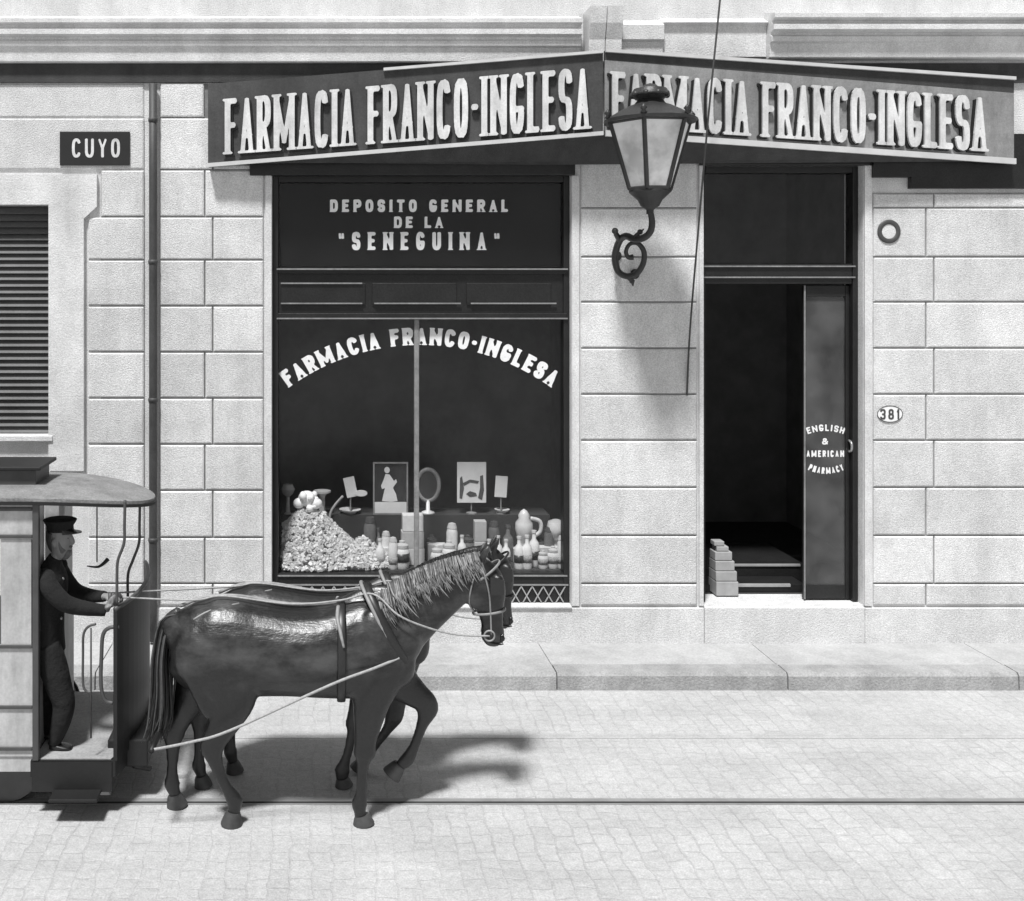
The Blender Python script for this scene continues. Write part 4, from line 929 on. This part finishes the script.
# ================================================================== HORSES
def make_horse(T, legs, mane_m, coat, head_dx=0, label='', tail_light=True, near=True):
    """T: thing placed so that local x=(px-320)/160, local z=3.29-(py-289)/160 on the body's mid plane"""
    o_ = ORG[T.name]; hs, hw_ = HS.get(T.name, (1., .9))
    def L(px, py, y=0.): return Vector((o_.x+(px-280)/160*hs, o_.y+y*hs*hw_, (3.29-(py-289)/160)*hs))
    s = hs/160
    def row(px, py, r, rs, y=0.): p = L(px, py, y); return (p.x, p.y, p.z, r*s, rs*hs*hw_)
    bm = bmesh.new()
    trunk = [(166, 640, 17, .05), (173, 638, 27, .13), (186, 641, 40, .20), (206, 645, 48, .255), (228, 646, 50, .265), (255, 648, 47, .265), (288, 650, 44, .285), (318, 650.5, 45, .29), (346, 649, 48, .265), (372, 645, 50, .225), (394, 646, 43, .19), (408, 653, 30, .15), (414, 657, 16, .08)]
    loft(bm, [row(*t_) for t_ in trunk], 22, 4)
    hd = head_dx
    neck = [(368, 642, 44, .17), (392, 624, 39, .14), (413, 609, 33.5, .105), (434, 595, 28.5, .085), (455, 581, 24, .075), (472+hd, 570, 19, .07), (482+hd, 563, 11, .05)]
    loft(bm, [row(*t_) for t_ in neck], 18, 4)
    # withers and breast
    loft(bm, [row(340, 607, 8, .06), row(362, 600, 12, .06), row(382, 597, 13, .05), row(400, 592, 10, .04)], 12, 3)
    for sy in (-1, 1): 
        p = L(399, 660, sy*.085); ball(bm, p, .10, .085, .14); 
        ball(bm, L(206, 648, sy*.115), .21, .13, .22); ball(bm, L(243, 676, sy*.155), .085, .075, .13); ball(bm, L(213, 690, sy*.12), .10, .055, .14);
        loft(bm, [row(368, 606, 6, .02, sy*.15), row(378, 630, 9, .03, sy*.20), row(392, 655, 10, .03, sy*.185), row(396, 668, 6, .02, sy*.16)], 10, 3); loft(bm, [row(188, 632, 8, .03, sy*.13), row(196, 655, 12, .035, sy*.195), row(204, 685, 10, .03, sy*.165), row(210, 705, 5, .015, sy*.14)], 10, 3); ball(bm, L(389, 672, sy*.12), .075, .06, .12); ball(bm, L(360, 676, sy*.14), .075, .06, .10)
        p = L(374, 642, sy*.13); ball(bm, p, .15, .10, .25)
        p = L(476+hd, 592, sy*.042); ball(bm, p, .082, .035, .10)
    head = [(476+hd, 561, 10, .055), (479+hd, 570, 17, .078), (484+hd, 583, 20.5, .083), (487.5+hd, 597, 19, .074), (490.5+hd, 611, 13.6, .055), (492+hd, 623, 11.2, .046), (492.5+hd, 632, 12, .050), (492.5+hd, 639, 11.5, .048), (491.5+hd, 646, 6, .03)]
    loft(bm, [row(*t_) for t_ in head], 18, 4)
    for sy in (-1, 1):
        p = L(497+hd, 577, sy*.068); ball(bm, p, .035, .022, .03)     # brow
        p = L(498+hd, 637, sy*.034); ball(bm, p, .022, .018, .026)    # nostril swell
        loft(bm, [row(480+hd, 562, 3.4, .018, sy*.045), row(482+hd, 555, 4.4, .023, sy*.052), row(485.5+hd, 548, 3.4, .017, sy*.058), row(488.5+hd, 541.5, .7, .005, sy*.060)], 10, 3)
    for y, ch, hf in legs:
        for (a, b_, r, rs) in (ch[4], ch[5], ch[-4], ch[-3]): ball(bm, L(a, b_, y), r*s*1.06, rs*1.02*hs*hw_, r*s*.9, 10)
        loft(bm, [row(a, b_, r, rs, y*(1-.35*max(0, (690-b_)/60) if b_ < 690 else 1)) for a, b_, r, rs in ch], 14, 4)
    remeshed('body', bm, coat, T, .0125, 9)
    for y, ch, hf in legs:
        (x0, y0), (x1, y1), wd = hf
        a, b_ = L(x0, y0, y), L(x1, y1, y); bm = bmesh.new()
        d_ = (b_-a); loft(bm, [(*a, wd*.66*s, .036), (*(a+d_*.2), wd*.78*s, .042), (*(a+d_*.85), wd*1.02*s, .057), (*b_, wd*1.02*s, .057)], 14, 1, (0, 1, 0), False)
        obj('hoof', bm, M['hoof'], T, True, auto=50)
    for sy in (-1, 1):
        bm = bmesh.new(); loft(bm, [row(500+hd, 633, 1.2, .006, sy*.042), row(501.5+hd, 636.5, 2.6, .010, sy*.044), row(500+hd, 640, 1.2, .006, sy*.040)], 8, 3); obj('nostril', bm, M['eye'], T, True)
        bm = bmesh.new(); tube(bm, [L(503+hd, 643.5, sy*.012), L(498+hd, 642.5, sy*.042), L(490+hd, 640.5, sy*.051), L(485+hd, 637.5, sy*.050)], [.004, .005, .005, .002], 6); obj('lip_line', bm, M['eye'], T, True)
        bm = bmesh.new(); ball(bm, L(494+hd, 581, sy*.079), .017, .012, .017, 12); obj('eye', bm, M['eye'], T, True)
    # tail
    rr = random.Random(5 if near else 9); bm = bmesh.new()
    for i in range(280):
        a = rr.gauss(0, 1); b_ = rr.gauss(0, 1); q = rr.uniform(.82, 1.04)
        p0 = L(178+rr.uniform(-3, 3), 612+rr.uniform(-2, 3), .02*b_)
        p1 = L(168+2.2*a, 625+2*a, .025*b_); p2 = L(163+3.0*a, 655, .04*b_); p3 = L(163+3.6*a, 655+38*q, .04*b_); p4 = L(161+4.2*a+rr.gauss(0, 1), 655+66*q, .035*b_); p5 = L(155+3.6*a+rr.gauss(0, 2), 655+84*q, .03*b_)
        loft(bm, [(*p, r_, r_*.8) for p, r_ in zip((p0, p1, p2, p3, p4, p5), [q_*(.55+.5*rr.random()) for q_ in (.006, .008, .008, .0075, .006, .0015)])], 4, 3)
    loft(bm, [row(180, 612, 6, .03), row(169, 622, 7, .04), row(163, 645, 7.5, .04), row(163, 680, 7, .04), row(161, 710, 4, .02)], 10, 4)
    obj('tail', bm, M['tail_mix'], T, True)
    # mane: strands over the crest and down the neck
    bm = bmesh.new(); n_ = 430
    for i in range(n_):
        f_ = i/(n_-1); cxp = 378+(478+hd-378)*f_; cyp = 592-38*f_-6*math.sin(f_*math.pi); hw = .15-.085*f_
        ln = (29-6*f_)*rr.uniform(.45, 1.0)*(1+.25*math.sin(i*.21)); sd = -1 if rr.random() < .8 else 1; j = rr.uniform(-3, 3); sw_ = .28+.22*math.sin(i*.13)+rr.gauss(0, .14)
        pts = []
        for q in (0, .22, .5, .78, 1.):
            dd = ln*q; lat = hw*min(1, (math.sin(min(q*1.5, 1)*math.pi/2)))*1.02+.012
            pts.append((*L(cxp+j+dd*sw_*(.5+.5*q), cyp-2+dd, sd*lat*(1 if q > 0 else .15)), (.006, .0068, .006, .0045, .001)[int(round(q*4)) if q not in (.22, .78) else (1 if q == .22 else 3)], .004))
        loft(bm, pts, 4, 2)
    for i in range(26):  # forelock
        p0 = L(484+hd+rr.uniform(-2, 2), 558, rr.uniform(-.03, .03)); p1 = L(493+hd, 566, rr.uniform(-.035, .035)); p2 = L(500+hd+rr.uniform(-1, 2), 580+rr.uniform(-4, 4), rr.uniform(-.045, .045)); loft(bm, [(*p0, .006, .006), (*p1, .007, .006), (*p2, .002, .002)], 4, 2)
    obj('mane', bm, mane_m, T, True)
    # harness
    def hoop(cp, rp, rs, ang, n=36):
        c = L(*cp); u = Vector((math.cos(ang), 0, math.sin(ang)))
        return [c+u*(rp*s*math.cos(2*math.pi*i/n))+Vector((0, rs*math.sin(2*math.pi*i/n), 0)) for i in range(n)]
    bm = bmesh.new(); ringtube(bm, hoop((388, 628), 46, .19*hw_*hs, R(118)), (.030, .035), 10); col = obj('collar', bm, M['leather'], T, True)
    bm = bmesh.new(); ringtube(bm, hoop((384, 626), 49, .205*hw_*hs, R(118)), (.012, .012), 8)
    ball(bm, L(362, 589, 0), .02); 
    obj('hames', bm, M['strap'], col, True)
    bm = bmesh.new(); ringtube(bm, hoop((341, 649), 50, .287*hw_*hs, R(90)), (.006, .026), 8); obj('girth', bm, M['leather'], T, True)
    bm = bmesh.new()
    for sy in (-1, 1):
        tube(bm, [L(338, 602, sy*.10), L(337, 610, sy*.19), L(340, 622, sy*.255), L(343, 634, sy*.288)], [.012, .012, .011, .007], 8)
        tube(bm, [L(196, 613, sy*.15), L(212, 605, sy*.13), L(240, 600, sy*.08)], .0065, 8)
    tube(bm, [L(180, 606, 0), L(205, 597, 0), L(240, 596, 0), L(290, 604, 0), L(337, 602, 0), L(362, 592, 0)], .012, 8)
    obj('back_strap', bm, M['strap'], T, True)
    bm = bmesh.new()
    for (cp, rp, rs, an) in (((489+hd, 611), 16.5, .068, R(8)), ((485+hd, 572), 18.5, .086, R(38))): ringtube(bm, hoop(cp, rp, rs*hs*hw_, an), (.004, .008), 8)
    for sy in (-1, 1):
        tube(bm, [L(476+hd, 556, sy*.045), L(482+hd, 570, sy*.086), L(487+hd, 590, sy*.088), L(489+hd, 611, sy*.066), L(490+hd, 632, sy*.056)], .0055, 6)
        tube(bm, [L(478+hd, 558, sy*.05), L(471+hd, 578, sy*.085), L(468+hd, 600, sy*.06), L(474+hd, 611, sy*.02)], .005, 6)
        ringtube(bm, [L(488+hd, 633, sy*.062)+Vector((.032*math.cos(2*math.pi*i/18), 0, .032*math.sin(2*math.pi*i/18))) for i in range(18)], .006, 6)
    br = obj('bridle', bm, M['strap'] if near else M['leather'], T, True)
    for sy in (-1, 1):
        bm = bmesh.new(); prism(bm, [L(488+hd, 573, sy*.10), L(501+hd, 576, sy*.11), L(501+hd, 590, sy*.11), L(488+hd, 591, sy*.10)], (0, sy*.006, 0)); obj('blinker', bm, M['leather'], br)
def place(T): return ORG[T.name]
H1 = thing('horse', 'glossy dark near horse with pale mane, standing on one foreleg with the other lifted', 'horse', ((280-320)/160, -2.85, 0), 'pair of tram horses')
foreS = [(380, 640, 34, .10), (376, 668, 29, .10), (371, 692, 20, .08), (367, 716, 14.5, .062), (364.5, 735, 11, .05), (364, 744, 11.5, .05), (362.5, 755, 6.8, .034), (361, 775, 5.6, .026), (360, 787, 6.2, .029), (358.6, 795, 8.3, .035), (359.5, 804, 6.2, .030), (361, 812, 7.5, .036)]
foreL = [(384, 645, 32, .10), (391, 672, 26, .095), (404, 690, 19, .075), (419, 702, 14, .058), (428, 709, 11.5, .05), (429, 717, 11, .048), (424, 731, 6.6, .033), (417, 750, 5.6, .026), (412, 761, 7, .031), (408, 767, 7.8, .035), (401, 773, 6, .030), (397, 777, 7, .034)]
hindF = [(218, 642, 44, .13), (228, 668, 36, .125), (234, 690, 25, .095), (228, 711, 17, .07), (218, 729, 13, .054), (214, 739, 12.5, .05), (216.5, 750, 8.5, .038), (223, 768, 6.2, .029), (230, 781, 6.6, .031), (236, 791, 8.6, .037), (236, 800, 6.4, .031), (234, 806, 7.5, .035)]
hindB = [(202, 642, 42, .13), (200, 672, 32, .115), (192, 698, 21, .085), (181, 718, 14.5, .06), (173, 733, 12.5, .052), (171, 741, 12, .05), (170.5, 752, 8.3, .038), (170, 771, 6.0, .029), (169.6, 784, 6.6, .031), (169.5, 792, 8.6, .037), (172, 801, 6.4, .031), (174, 807, 7.5, .035)]
make_horse(H1, [(-.125, foreS, ((361, 806), (363, 815.4), 10.5)), (.115, foreL, ((401, 772), (392, 783), 10.0)), (-.135, hindF, ((235, 802), (233, 815.4), 10.5)), (.125, hindB, ((172, 803), (175, 815.4), 10.5))], M['mane_grey'], M['coat'])
H2 = thing('horse', 'darker far horse half hidden behind its glossy team mate, head reaching ahead', 'horse', (-.25+.17, -2.36, 0), 'pair of tram horses')
HS[H2.name] = (.958, .86)
dx = 0
f2S = [(372, 640, 34, .10), (362, 668, 28, .10), (350, 695, 19, .08), (340, 718, 14, .06), (334, 737, 11, .05), (332, 746, 11, .05), (329, 757, 6.6, .034), (324, 778, 5.6, .026), (320, 790, 6.8, .03), (318, 797, 9, .036), (318, 805, 7.5, .034), (319, 811, 7.5, .034)]
f2L = [(382, 645, 32, .10), (386, 676, 26, .09), (385, 702, 18, .075), (381, 726, 13, .055), (379, 745, 11, .05), (377, 753, 10.5, .048), (370, 766, 6.6, .033), (358, 782, 5.6, .026), (350, 791, 7, .031), (346, 797, 8, .034), (342, 804, 7, .034), (340, 808, 7, .034)]
sh = lambda ch, d_: [(a+d_*min(1, max(0, (b_-640)/60)), b_, r, rs) for a, b_, r, rs in ch]
h2A = sh(hindB, -10); h2B = sh(hindB, 22)
make_horse(H2, [(-.125, f2S, ((318, 806), (320, 815.4), 10)), (.12, f2L, ((342, 803), (336, 813), 10)), (-.13, h2A, ((162, 803), (165, 815.4), 10)), (.125, h2B, ((194, 803), (197, 815.4), 10))], M['mane_dark'], M['coat2'], 5, near=False)

# traces and reins
o1, o2 = ORG[H1.name], ORG[H2.name]
def LL(o_, px, py, y):
    hs, hw_ = (1., .9) if o_ is o1 else (.958, .86)
    return Vector((o_.x+(px-280)/160*hs, o_.y+y*hs*hw_, (3.29-(py-289)/160)*hs))
swing = Vector((bowx(-2.5)+.20, -2.55, .54))
bm = bmesh.new(); tube(bm, [swing+Vector((0, -.62, 0)), swing+Vector((.01, 0, 0)), swing+Vector((0, .62, 0))], [.016, .024, .016], 8); tube(bm, [swing, swing+Vector((-.16, .02, -.18))], .012, 6, 1)
single('swingletree', bm, M['tramdark'], 'dark wooden swingletree bar behind the horses at the tram bumper', 'swingletree', smooth=True)
for o_, sy, lab in ((o1, -1, 'pale slack trace rope along the flank of the near horse'), (o1, 1, 'pale trace rope between the two horses, from the near collar'), (o2, 1, 'pale trace rope on the wall side of the far horse')):
    a = LL(o_, 397, 648, sy*.20); e = swing+Vector((0, sy*.60 if o_ is o1 and sy < 0 else (.05 if o_ is o1 else .60), 0))
    b_ = LL(o_, 330, 668, sy*.315); c = LL(o_, 235, 712, sy*.30 if sy < 0 else .24)
    if o_ is o1 and sy > 0: b_.y = -2.55; c.y = -2.58
    bm = bmesh.new(); tube(bm, [a, LL(o_, 370, 656, sy*.255), b_, c, c.lerp(e, .5)+Vector((0, 0, -.012)), e], .0085, 7, 6)
    single('trace_rope', bm, M['rope'], lab, 'rope', 'trace ropes of the tram horses', smooth=True)
hand = P(117, 597, -2.55)
for o_, sy, lab in ((o1, -1, 'pale rein from the driver along the back of the near horse'), (o2, -1, 'pale rein from the driver along the back of the far horse')):
    pts = [hand+Vector((-.10, .05 if o_ is o1 else .12, -.01)), LL(o_, 190, 598, -.05), LL(o_, 225, 593.5, -.06), LL(o_, 290, 601, -.07), LL(o_, 340, 597, -.08), LL(o_, 372, 589, -.12), LL(o_, 396, 606, -.205), LL(o_, 425, 620, -.165), LL(o_, 455, 630, -.10), LL(o_, 488, 633, -.066)]
    bm = bmesh.new(); tube(bm, pts, .0062, 6, 6); single('rein', bm, M['rope'], lab, 'rein', 'reins of the tram horses', smooth=True)

# ================================================================== DRIVER
Ym = -2.60
MAN = thing('person', 'tram driver in dark uniform and peaked cap standing at the brake handle', 'person', (PX(50, Ym), Ym, .341))
def Q(px, py, y=0.): v = P(px, py, Ym); v.y += y; return v
km = (D+Ym)/F
def rw(px, py, r, rs, y=0.): p = Q(px, py, y); return (p.x, p.y, p.z, r*km, rs)
FT = HY+(H-.341)/km      # pixel row of the platform floor
legN = [(50, 640, 10.5, .085), (56, 660, 12, .085), (63, 684, 10.5, .075), (67, 698, 9.5, .068), (64.5, 715, 8.4, .062), (58, 735, 5.8, .045), (56.5, FT-6, 5, .04)]
legF = [(49, 640, 10.5, .085), (48, 662, 10, .08), (46.5, 688, 8.5, .066), (45, 702, 7.5, .058), (43, 718, 7, .054), (40.5, 736, 5.6, .045), (40, FT-6, 5, .04)]
def arm(y0, far):
    if not far: return [rw(51, 571, 8, .06, y0), rw(59, 582, 8, .056, y0-.02), rw(70, 593, 7.2, .05, y0-.02), rw(80, 598.5, 6.6, .047, y0), rw(95, 602, 5.6, .04, y0+.02), rw(110, 604.5, 4.4, .034, y0+.04)]
    return [rw(50, 571, 8, .06, y0), rw(56, 584, 7.6, .055, y0+.02), rw(66, 597, 7, .05, y0+.02), rw(76, 601, 6.2, .045, y0), rw(90, 600, 5.4, .04, y0-.08), rw(104, 597, 4.3, .034, y0-.16)]
torso = [(50, 648, 13, .16), (49, 632, 12.6, .155), (49, 615, 13, .15), (50, 597, 14.2, .165), (51, 581, 14.2, .18), (51.5, 569, 10, .15), (53, 561, 6.5, .085)]
NS, FS = -.17, .17
bm = bmesh.new()   # body: one continuous figure with head and hands
loft(bm, [rw(a, b_, r*.9, rs*.9) for a, b_, r, rs in torso], 16, 3)
loft(bm, [rw(54, 566, 6, .058), rw(56.5, 556, 5.8, .056), rw(58, 549, 5.5, .054)], 14, 3)
loft(bm, [rw(59.5, 557, 6, .045), rw(60.5, 551, 9.2, .062), rw(60, 542, 11, .072), rw(59.5, 533, 11.6, .076), rw(59, 525, 10.5, .070), rw(59, 519, 6, .045)], 16, 4)
loft(bm, [rw(70, 534, 1.6, .012), rw(72.3, 540, 2.4, .015), rw(73.0, 543, 1.8, .016), rw(70.5, 544.5, 1.2, .012)], 10, 3)       # nose
ball(bm, Q(68, 553), .030, .032, .026); ball(bm, Q(70, 547.5), .014, .024, .009); ball(bm, Q(69.5, 550), .013, .022, .010); ball(bm, Q(69, 533.5), .014, .05, .010)
for sy in (-1, 1): loft(bm, [rw(57.5, 536, 1.2, .006, sy*.076), rw(57, 540, 3.2, .011, sy*.080), rw(57.8, 545, 1.4, .007, sy*.076)], 8, 3)
for ch, y in ((legN, -.085), (legF, .085)): loft(bm, [rw(a, b_, r*.9, rs*.9, y) for a, b_, r, rs in ch], 12, 3)
loft(bm, [(*r_[:3], r_[3]*.85, r_[4]*.85) for r_ in arm(NS, False)], 12, 3); loft(bm, [(*r_[:3], r_[3]*.85, r_[4]*.85) for r_ in arm(FS, True)], 12, 3)
def handm(wr, fwd, grip):
    """palm, four bent fingers curled round 'grip' and a thumb from the palm's side"""
    wr, grip = Vector(wr), Vector(grip); f_ = Vector(fwd).normalized(); dn = Vector((0, 0, -1)); sd = f_.cross(dn).normalized()
    loft(bm, [(*wr, .022, .026), (*(wr+f_*.03), .020, .036), (*(wr+f_*.075), .017, .040), (*(wr+f_*.09), .013, .036)], 10, 2, tuple(sd))
    for i, (l_, o_) in enumerate(((.062, -.030), (.070, -.010), (.066, .011), (.052, .030))):
        a = wr+f_*.082+sd*o_; p1 = a+f_*l_*.45+dn*.004; p2 = p1+(f_*.35+dn).normalized()*l_*.45; p3 = p2+(dn*.4-f_).normalized()*l_*.42
        tube(bm, [a, p1, p2, p3], [.0105, .0095, .0088, .0075], 8, 3)
    a = wr+f_*.03-sd*.030; tube(bm, [a, a-sd*.018+f_*.025+dn*.012, a-sd*.012+f_*.05+dn*.034, a-sd*.002+f_*.058+dn*.052], [.013, .011, .010, .008], 8, 3)
wN = Q(110, 604.5, NS+.04); wF = Q(104, 597, FS-.16)
gN = bs+Vector((-.02, -.12, .03))
handm(wN, gN+Vector((0.03, 0, .03))-wN, gN); handm(wF, Vector((1, -.25, .1)), hand)
body = remeshed('body', bm, M['skin'], MAN, .0055, 2)
bm = bmesh.new()   # trousers
for ch, y in ((legN, -.085), (legF, .085)): loft(bm, [rw(a, min(b_, FT-9), r*1.14+.4, rs*1.14+.004, y) for a, b_, r, rs in ch], 14, 3)
loft(bm, [rw(50, 655, 12, .165), rw(50, 640, 12.6, .165), rw(50, 628, 12, .158)], 14, 3)
remeshed('trousers', bm, M['uniform'], MAN, .009, 3)
bm = bmesh.new()   # jacket
loft(bm, [rw(a, b_+(4 if b_ > 640 else 0), r*1.08+.5, rs*1.06+.006) for a, b_, r, rs in torso[:-1]]+[rw(54.5, 559, 7.6, .075), rw(56, 555.5, 6.6, .066)], 18, 3)
loft(bm, [(*r_[:3], r_[3]*1.1+.004, r_[4]*1.1+.005) for r_ in arm(NS, False)], 14, 3); loft(bm, [(*r_[:3], r_[3]*1.1+.004, r_[4]*1.1+.005) for r_ in arm(FS, True)], 14, 3)
for sy in (NS, FS): ball(bm, Q(51, 572, sy*.95), .07, .07, .065)
jk = remeshed('jacket', bm, M['uniform'], MAN, .008, 3)
bm = bmesh.new()
for q in (577, 590, 603, 616): ball(bm, Q(64.5-(q-577)*.045, q, -.045), .011, seg=8)
ball(bm, Q(45, 620, -.155), .012, seg=8)
obj('button', bm, M['button'], jk, True)
for (a, y) in ((58, -.085), (41, .085)):
    bm = bmesh.new(); loft(bm, [rw(a-4, FT-3.4, 3.2, .04, y), rw(a, FT-4.2, 4, .045, y), rw(a+7, FT-3.2, 3, .048, y), rw(a+14, FT-2.4, 2.3, .045, y), rw(a+17, FT-1.8, 1.4, .03, y)], 12, 3)
    loft(bm, [rw(a, FT-3, 5.2, .045, y), rw(a-.5, FT-8, 5, .044, y), rw(a-1, FT-13, 5, .044, y)], 12, 2)
    obj('boot', bm, M['shoe'], MAN, True)
bm = bmesh.new()   # beard and hair
loft(bm, [rw(69.5, 549, 2.5, .035), rw(67.5, 553, 4.2, .045), rw(65, 556.5, 3.6, .04), rw(62, 556, 2.5, .035)], 12, 3)
for sy in (-1, 1): loft(bm, [rw(61, 538, 1.2, .008, sy*.066), rw(62.5, 545, 2.0, .010, sy*.062), rw(65, 550.5, 3.6, .014, sy*.048)], 8, 3)
loft(bm, [rw(72, 545.6, 1.6, .02), rw(70.5, 546.8, 1.6, .04)], 8, 2)
bd = remeshed('beard', bm, M['beard'], MAN, .006, 2)
bm = bmesh.new(); loft(bm, [rw(53, 531, 6.5, .072), rw(52, 539, 5.5, .068), rw(53, 547, 4, .055), rw(54.5, 551, 2.5, .04)], 12, 3); obj('hair', bm, M['mane_dark'], MAN, True)
for sy in (-1, 1):
    bm = bmesh.new(); ball(bm, Q(68.4, 536.8, sy*.033), .0095, seg=10); obj('eye', bm, M['eye'], MAN, True)
bm = bmesh.new(); c = Q(60, 523.5); lathe(bm, [(.085, -.045), (.088, -.03), (.087, -.012), (.108, .020), (.108, .028), (.092, .034), (0, .036)], c, 24, 1.0, .9); cap = obj('cap', bm, M['uniform'], MAN, True, auto=45)
bm = bmesh.new(); pts = []
for i in range(13):
    a = R(-70+140*i/12); pts.append(c+Vector((.086*math.cos(a), .078*math.sin(a), -.034)))
for i in range(12, -1, -1):
    a = R(-70+140*i/12); pts.append(c+Vector((.09*math.cos(a)+.052*math.cos(a*1.25), .08*math.sin(a), -.058)))
prism(bm, pts, (0, 0, .006)); obj('visor', bm, M['shoe'], cap)
